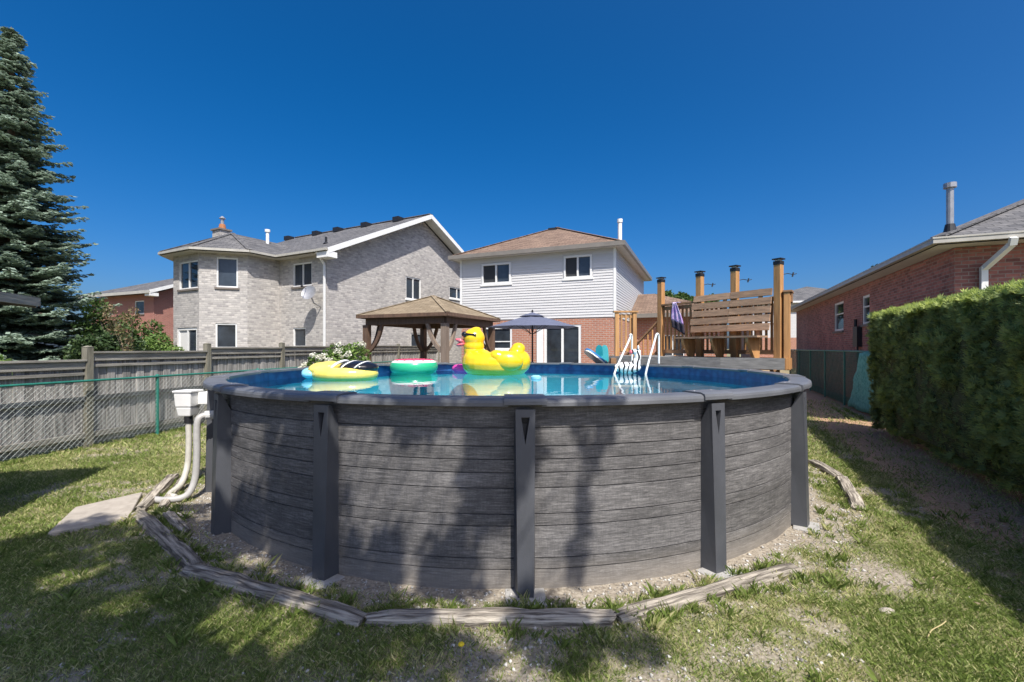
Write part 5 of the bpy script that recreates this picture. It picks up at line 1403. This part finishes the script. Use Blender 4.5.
# ------------------------------------------------------------------ skimmer and hoses
sk = thing('pool_skimmer', 'white plastic skimmer box on the left side of the pool', 'skimmer', (-4.05, 5.9, 0), world=True)
cx0, cy0 = -4.00, 5.62
def taper(h0, h1, z0, z1):
    return MB().add([(cx0 - h0, cy0 - h0, z0), (cx0 + h0, cy0 - h0, z0), (cx0 + h0, cy0 + h0, z0), (cx0 - h0, cy0 + h0, z0), (cx0 - h1, cy0 - h1, z1), (cx0 + h1, cy0 - h1, z1), (cx0 + h1, cy0 + h1, z1), (cx0 - h1, cy0 + h1, z1)],
                    [(0, 3, 2, 1), (4, 5, 6, 7), (0, 1, 5, 4), (1, 2, 6, 5), (2, 3, 7, 6), (3, 0, 4, 7)])
taper(.095, .106, .99, 1.165).build('basket_housing', 'white_plastic', sk, bevel=.012)
taper(.116, .116, 1.166, 1.192).build('lid', 'white_plastic', sk, bevel=.008)
m_ = MB(); m_.box(cx0 + .10, cx0 + .60, cy0 + .02, cy0 + .2, 1.01, 1.16); m_.build('throat', 'white_plastic', sk, bevel=.01)
taper(.075, .09, .875, .988).build('lower_housing', 'white_plastic', sk, bevel=.012)
ho = thing('suction_hose', 'pale flexible hose hanging from the skimmer box to the ground', 'hose', (-4.0, 5.4, 0), world=True)
m_ = MB(); m_.tube(spline([(cx0 + .02, cy0 - .02, .82), (cx0 + .03, cy0 - .03, .5), (cx0 + .03, cy0 - .06, .25), (cx0 + .04, cy0 - .18, .08), (cx0 + .09, cy0 - .42, .04), (cx0 + .22, cy0 - .52, .04)]), .034, 12); m_.build('tube', 'hose_cream', ho, smooth=True)
m_ = MB(); m_.tube([(cx0 + .02, cy0 - .02, .79), (cx0 + .02, cy0 - .02, .876)], .046, 12); m_.build('collar', 'metal_dark', ho)
hr = thing('return_hose', 'grey return hose curving down beside the leftmost pool post', 'hose', (-3.7, 5.3, 0), world=True)
m_ = MB(); m_.tube(spline([(-3.42, 5.36, .93), (-3.53, 5.24, .935), (-3.58, 5.18, .86), (-3.58, 5.17, .5), (-3.59, 5.15, .22), (-3.64, 5.08, .06), (-3.80, 5.00, .04), (-3.96, 5.02, .04)]), .036, 12); m_.build('tube', 'pvc_grey', hr, smooth=True)
m_ = MB(); m_.tube([(-3.46, 5.315, .932), (-3.535, 5.235, .935)], .05, 12); m_.build('fitting', 'white_plastic', hr)

# ------------------------------------------------------------------ vegetation
def np_part(name, VFA, mat, parent): return link(name, np_mesh(name, *VFA), mat, parent)
def join(*P_):
    V, F, A = [], [], []; b = 0
    for v_, f_, a_ in P_: V.append(v_); F.append(f_ + b); A.append(a_); b += len(v_)
    return np.concatenate(V), np.concatenate(F), np.concatenate(A)
# cedar hedge
hg = thing('cedar_hedge', 'tall clipped cedar hedge along the right side', 'hedge', H_END, math.atan2(HD.y, HD.x))
HL, HT, HH = 9.2, 1.0, 2.42       # local: x along the run (negative = towards camera), y negative = house side
core = MB()
prof = [(-.14, .25), (-.10, .9), (-.12, 2.0), (-.25, HH - .16), (-HT + .2, HH - .16), (-HT + .1, 1.2), (-HT + .15, .25)]
a = len(prof); v = [(x_, y_, z_) for x_ in (-HL + .1, -.14) for y_, z_ in prof]
f = [(q, (q + 1) % a, a + (q + 1) % a, a + q) for q in range(a)] + [tuple(range(a)), tuple(range(2 * a - 1, a - 1, -1))]
core.add(v, f).build('inner_twigs', 'dirt_core', hg)
for k in range(14):
    x_ = -.35 - k * .66; m_ = MB(); m_.tube([(x_, -.5, -.05), (x_ + .05, -.48, .5), (x_, -.5, 1.2)], [.05, .045, .03], 7); m_.build('stem', 'bark', hg)
def hedge_leaves(n, face):
    if face == 'front':
        x_ = -rng.random(n) ** .8 * HL; z_ = .10 + (HH - .12) * rng.random(n) ** .9
        bump_ = fbm(x_ * 2.2 + 50, z_ * 2.2, 5, 3) - .5 + .35 * (fbm(x_ * 7 + 9, z_ * 7, 6, 2) - .5)
        y_ = -.08 + .34 * bump_ - .16 * np.clip((.75 - z_) / .75, 0, 1) ** 1.5 - .10 * np.clip((z_ - HH + .25) / .25, 0, 1) ** 2 + .03 * rng.normal(size=n) - .08 * rng.random(n)
        nrm_ = np.tile([0, 1.0, .25], (n, 1)); low = z_
    elif face == 'end':
        y_ = -rng.random(n) * HT; z_ = .10 + (HH - .12) * rng.random(n); bump_ = fbm(y_ * 2.2 + 20, z_ * 2.2, 8, 3) - .5
        x_ = -.08 + .22 * bump_ - .12 * np.clip((.6 - z_) / .6, 0, 1) + .03 * rng.normal(size=n); nrm_ = np.tile([1.0, 0, .25], (n, 1)); low = z_
    else:
        x_ = -rng.random(n) * HL; y_ = -.04 - rng.random(n) * (HT - .05); bump_ = fbm(x_ * 2.5, y_ * 2.5 + 30, 11, 3) - .5
        edge = np.minimum(-y_, HT + y_); z_ = HH - .06 + .20 * bump_ + .10 * (rng.random(n) < .03) * rng.random(n) - .10 * np.clip((.12 - edge) / .12, 0, 1) ** 2 - .06 * rng.random(n); nrm_ = np.tile([0, .15, 1.0], (n, 1)); low = z_
    C = np.stack([x_, y_, z_], 1)
    A = nrm_ * .45 + rand_dirs(n) * .7; A[:, 2] += .45; A /= np.linalg.norm(A, axis=1, keepdims=True)
    Nn = nrm_ * .7 + rand_dirs(n) * .8; B = np.cross(Nn, A); B /= np.linalg.norm(B, axis=1, keepdims=True) + 1e-9
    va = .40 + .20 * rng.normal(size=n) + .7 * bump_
    if face == 'top': va += .45  # sunlit top and upper edge painted into the leaf colour
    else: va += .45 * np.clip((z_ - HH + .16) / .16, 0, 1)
    s_ = (.036 * (.6 + .8 * rng.random(n)))[:, None]
    out_ = []
    for ang in (-.95, -.5, 0.0, .5, .95):                 # a flat fan of scale-leaf twigs
        D = A * math.cos(ang) + B * math.sin(ang); E_b = B * math.cos(ang) - A * math.sin(ang); ln = s_ * (1.25 - .35 * abs(ang))
        out_.append(rhombs(C + D * ln * .9, D * ln, E_b * s_ * .20, np.clip(va + .08 * rng.normal(size=n), 0, 1)))
    return join(*out_)
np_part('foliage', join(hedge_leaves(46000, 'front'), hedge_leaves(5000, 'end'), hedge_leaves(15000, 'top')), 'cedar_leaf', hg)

# blue spruce
def spruce(name, label, loc, H, Rb, nwh, seed):
    t_ = thing(name, label, 'tree', loc)
    m_ = MB(); m_.tube([(0, 0, -.1), (0, 0, H * .5), (0, 0, H - .3), (0, 0, H)], [.24, .14, .04, .01], 9); m_.build('trunk', 'bark', t_)
    r_ = random.Random(seed); C = []; A = []; B = []; va = []
    limb = MB()
    for w in range(nwh):
        q = w / (nwh - 1); h = .5 + (H - .7) * q ** .93
        nb = int(8 + 5 * (1 - q))
        for b in range(nb):
            hz = min(H - .15, max(.35, h + r_.uniform(-.35, .35))); Rw = Rb * (1 - hz / H) ** .84 + .12
            az = 2 * math.pi * (b + r_.random() * .9) / nb + w * 1.3; L_ = Rw * r_.uniform(.62, 1.14)
            d = Vector((math.cos(az), math.sin(az), 0)); sd = Vector((-d.y, d.x, 0)); droop = r_.uniform(.14, .34) * L_
            def pt(t): return d * (L_ * t) + Vector((0, 0, hz - droop * (1.5 * t - .9 * t * t) * 1.2 + .10 * L_ * t ** 4))
            limb.tube([pt(0), pt(.35), pt(.7), pt(.97)], [.03, .022, .014, .005], 4, False)
            nt = max(6, int(L_ / .085))
            for k in range(nt):
                t = .10 + .9 * (k + r_.random()) / nt; p = pt(t); fan = (L_ * .30 * (1 - t) + .16) * r_.uniform(.6, 1.1)
                for sg in (-1, 1):
                    tip = p + (sd * sg * .85 + d * .55) * fan + Vector((0, 0, -.12 * fan - .03)); ns = 1 + int(fan / .16)
                    for s_ in range(ns):
                        a0 = p.lerp(tip, s_ / ns); a1 = p.lerp(tip, (s_ + 1.15) / ns); ax = (a1 - a0) * .5
                        for rep in range(2):
                            C.append((a0 + a1) / 2 + Vector((r_.uniform(-.03, .03), r_.uniform(-.03, .03), r_.uniform(-.02, .03)))); A.append(ax + Vector((r_.uniform(-.03, .03), r_.uniform(-.03, .03), r_.uniform(-.02, .04))))
                            nn = Vector((r_.uniform(-.6, .6), r_.uniform(-.6, .6), 1)); bb_ = nn.cross(ax).normalized() * r_.uniform(.04, .07); B.append(bb_)
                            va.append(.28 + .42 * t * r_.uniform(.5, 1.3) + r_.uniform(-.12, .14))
    limb.build('limbs', 'bark', t_)
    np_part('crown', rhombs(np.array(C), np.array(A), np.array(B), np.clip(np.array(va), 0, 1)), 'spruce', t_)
    return t_
spruce('spruce_tree', 'tall blue spruce behind the fence at the left edge', (-17.6, 16.0, 0), 13.0, 3.15, 66, 3)

def broadleaf(name, label, loc, trunk_h, blobs, n, leaf, mat, trunk_r=.16, group=None, cat='tree', stems=1, limb=.5):
    t_ = thing(name, label, cat, loc, group=group)
    m_ = MB(); top = max(b[2] for b in blobs)
    for s_ in range(stems):
        ox, oy = (0, 0) if stems == 1 else (.12 * math.cos(s_ * 2.4), .12 * math.sin(s_ * 2.4))
        m_.tube([(ox, oy, -.08), (ox * 1.3 + .03, oy * 1.3, trunk_h * .5), (ox * 1.6, oy * 1.6, trunk_h)], [trunk_r * 1.2, trunk_r, trunk_r * .7], 9)
    for b in blobs:
        p = Vector((0, 0, trunk_h * random.uniform(.75, 1))); q = Vector(b[:3]); mid = p.lerp(q, .5) + Vector((0, 0, .06 * (q - p).length))
        m_.tube([p, mid, q], [trunk_r * limb, trunk_r * limb * .55, trunk_r * limb * .2], 6, False)
    m_.build('trunk', 'bark', t_)
    np_part('crown', leaf_cloud(blobs, n, leaf), mat, t_)
    return t_
def blobset(n, c, r, br, seed):
    r_ = random.Random(seed); out = []
    while len(out) < n:
        p = Vector((r_.uniform(-1, 1), r_.uniform(-1, 1), r_.uniform(-1, 1)))
        if p.length > 1: continue
        s_ = br * r_.uniform(.65, 1.25); out.append((c[0] + p.x * r[0], c[1] + p.y * r[1], c[2] + p.z * r[2], s_, s_, s_ * .8))
    return out
# shrubs behind the fence
broadleaf('leafy_shrub', 'dark green rounded shrub beside the spruce behind the fence', (-12.6, 14.2, 0), .8, blobset(20, (0, 0, 1.25), (.75, .6, .75), .45, 11), 9000, .06, 'leaf_dark', .05, cat='shrub', stems=3)
broadleaf('leafy_shrub', 'bright green shrub against the grey brick house', (-12.05, 15.4, 0), .8, blobset(18, (0, 0, 1.35), (.55, .6, .85), .38, 12), 9000, .055, 'leaf_bright', .05, cat='shrub', stems=3)
broadleaf('tall_shrub', 'tall loose green shrub below the red brick house', (-14.6, 16.6, 0), 1.4, blobset(22, (0, 0, 2.2), (1.7, .8, 1.0), .5, 13), 10000, .06, 'leaf_green', .06, cat='shrub', stems=3)
broadleaf('flowering_shrub', 'shrub with drooping pink plumes between the green shrubs', (-11.55, 13.8, 0), .9, [(.02, -.2, 1.15, .2, .2, .5), (.05, -.2, 1.75, .17, .17, .35), (-.1, -.1, 2.35, .24, .2, .40), (.05, 0, 2.72, .2, .2, .25), (-.62, 0, 2.75, .22, .2, .30), (-.66, .1, 2.4, .15, .15, .28)], 800, .045, 'plume', .03, cat='shrub', stems=2)
broadleaf('low_shrub', 'low yellow-green shrub under the spruce just behind the fence', (-9.6, 8.9, 0), .6, blobset(16, (0, 0, 1.05), (1.3, .7, .5), .35, 14), 6000, .045, 'leaf_bright', .04, cat='shrub', stems=3)
# hydrangea behind the pool
hy = thing('hydrangea_bush', 'bush with white flower heads behind the pool on the left', 'shrub', (-4.65, 12.4, 0))
bl = [(-.55, -.1, 1.25, .35, .3, .32), (-.1, 0, 1.45, .4, .35, .34), (.35, 0, 1.50, .38, .34, .36), (.15, -.2, 1.1, .55, .4, .5), (-.3, .1, .8, .6, .45, .6), (.4, .1, .8, .45, .4, .6), (-.85, -.1, 1.12, .2, .2, .18)]
m_ = MB()
for b in bl: m_.tube([(b[0] * .3, b[1] * .3, -.05), (b[0] * .7, b[1] * .7, b[2] * .6), b[:3]], [.02, .016, .008], 5, False)
m_.build('stems', 'bark', hy)
np_part('foliage', leaf_cloud(bl, 5200, .05), 'leaf_bright', hy)
r_ = random.Random(5)
for k in range(56):
    b = bl[r_.randrange(len(bl))]; d = Vector((r_.gauss(0, 1), r_.gauss(-.5, .8), r_.gauss(.6, .7))).normalized()
    c = (b[0] + d.x * b[3] * 1.02, b[1] + d.y * b[4] * 1.02, b[2] + d.z * b[5] * 1.02); s_ = r_.uniform(.055, .095)
    np_part('flower_head', leaf_cloud([(c[0], c[1], c[2], s_, s_, s_ * .85)], 80, .026, inside=.8, aspect=.8), 'petal', hy)
# trees beyond the houses
broadleaf('distant_tree', 'green tree top showing between the first two deck posts', (13.7, 40, 0), 3.6, blobset(26, (0, 0, 5.5), (2.2, 2, 1.0), .75, 21), 11000, .17, 'leaf_green', .22, group='trees beyond the houses')
broadleaf('distant_tree', 'tree top just left of the second deck post', (17.3, 40.5, 0), 3.6, blobset(16, (0, 0, 5.2), (1.1, 1, 1.0), .7, 22), 6000, .17, 'leaf_green', .2, group='trees beyond the houses')
broadleaf('distant_tree', 'dark leafy tree rising behind the bungalow roof', (22.5, 27, 0), 4.5, blobset(26, (0, 0, 5.7), (1.25, 1.2, .95), .55, 23), 9000, .13, 'leaf_dark', .25, group='trees beyond the houses')
# shade trees behind the photographer: they throw the dappled shadow on the lawn and pool
gaps = [(-.64, 3.32, .82), (-1.02, 3.42, .42), (-1.2, 3.5, .72), (-.70, 3.3, .35), (-2.35, 4.1, .6), (-.2, 2.95, 0), (-1.35, 2.75, 0), (.32, 3.2, .95), (.75, 3.25, .6), (.75, 3.25, .2), (.25, 3.2, .55), (1.1, 3.3, .4), (1.2, 2.6, 0)]   # open spots in the crown where sun reaches the wall and lawn
def shades(b):
    p = Vector(b[:3]) + Vector((-1.6, -3.6, 0))
    return any((p - Vector(g)).cross(SUN_DIR).length < b[3] + .05 for g in gaps)
crown = [b for b in blobset(170, (1.0, 3.0, 5.9), (2.7, 1.75, .55), .25, 31) if not shades(b)]
crown += [(3.44, 3.25, 5.95, .07, .07, .36), (3.36, 3.3, 5.6, .06, .10, .2), (3.70, 2.36, 5.9, .20, .2, .2)]  # extra clumps added to throw a branch shadow on wall and lawn
broadleaf('shade_tree', 'leafy shade tree behind the camera that shadows the front lawn', (-1.6, -3.6, 0), 3.6,
          crown, 34000, .055, 'leaf_green', .2, limb=.12)

# ------------------------------------------------------------------ small things on the ground
dn = thing('dandelion', 'single yellow dandelion in front of the front timber', 'flower', (-.285, 2.52, -.02))
m_ = MB(); m_.tube([(0, 0, 0), (.005, 0, .05), (.004, 0, .085)], .003, 5); m_.build('stalk', 'straw', dn)
m_ = MB(); m_.ellipsoid((.004, 0, .09), (.018, .018, .010), 12, 6); m_.build('bloom', 'dandelion', dn)
m_ = MB(); m_.tube(spline([(2.43, 2.66, .02), (2.50, 2.71, .03), (2.60, 2.755, .035), (2.67, 2.80, .03)]), .003, 5); tag(m_.build('dry_stalk', 'straw'), 'dry straw stalk lying on the grass at lower right', 'stalk')
m_ = MB(); m_.ellipsoid((0, 0, .015), (.055, .03, .022), 10, 6)
o = m_.build('stone', 'concrete', smooth=True); o.location = (2.43, 2.95, -.012); tag(o, 'tan stone on the lawn above the straw stalk', 'stone')
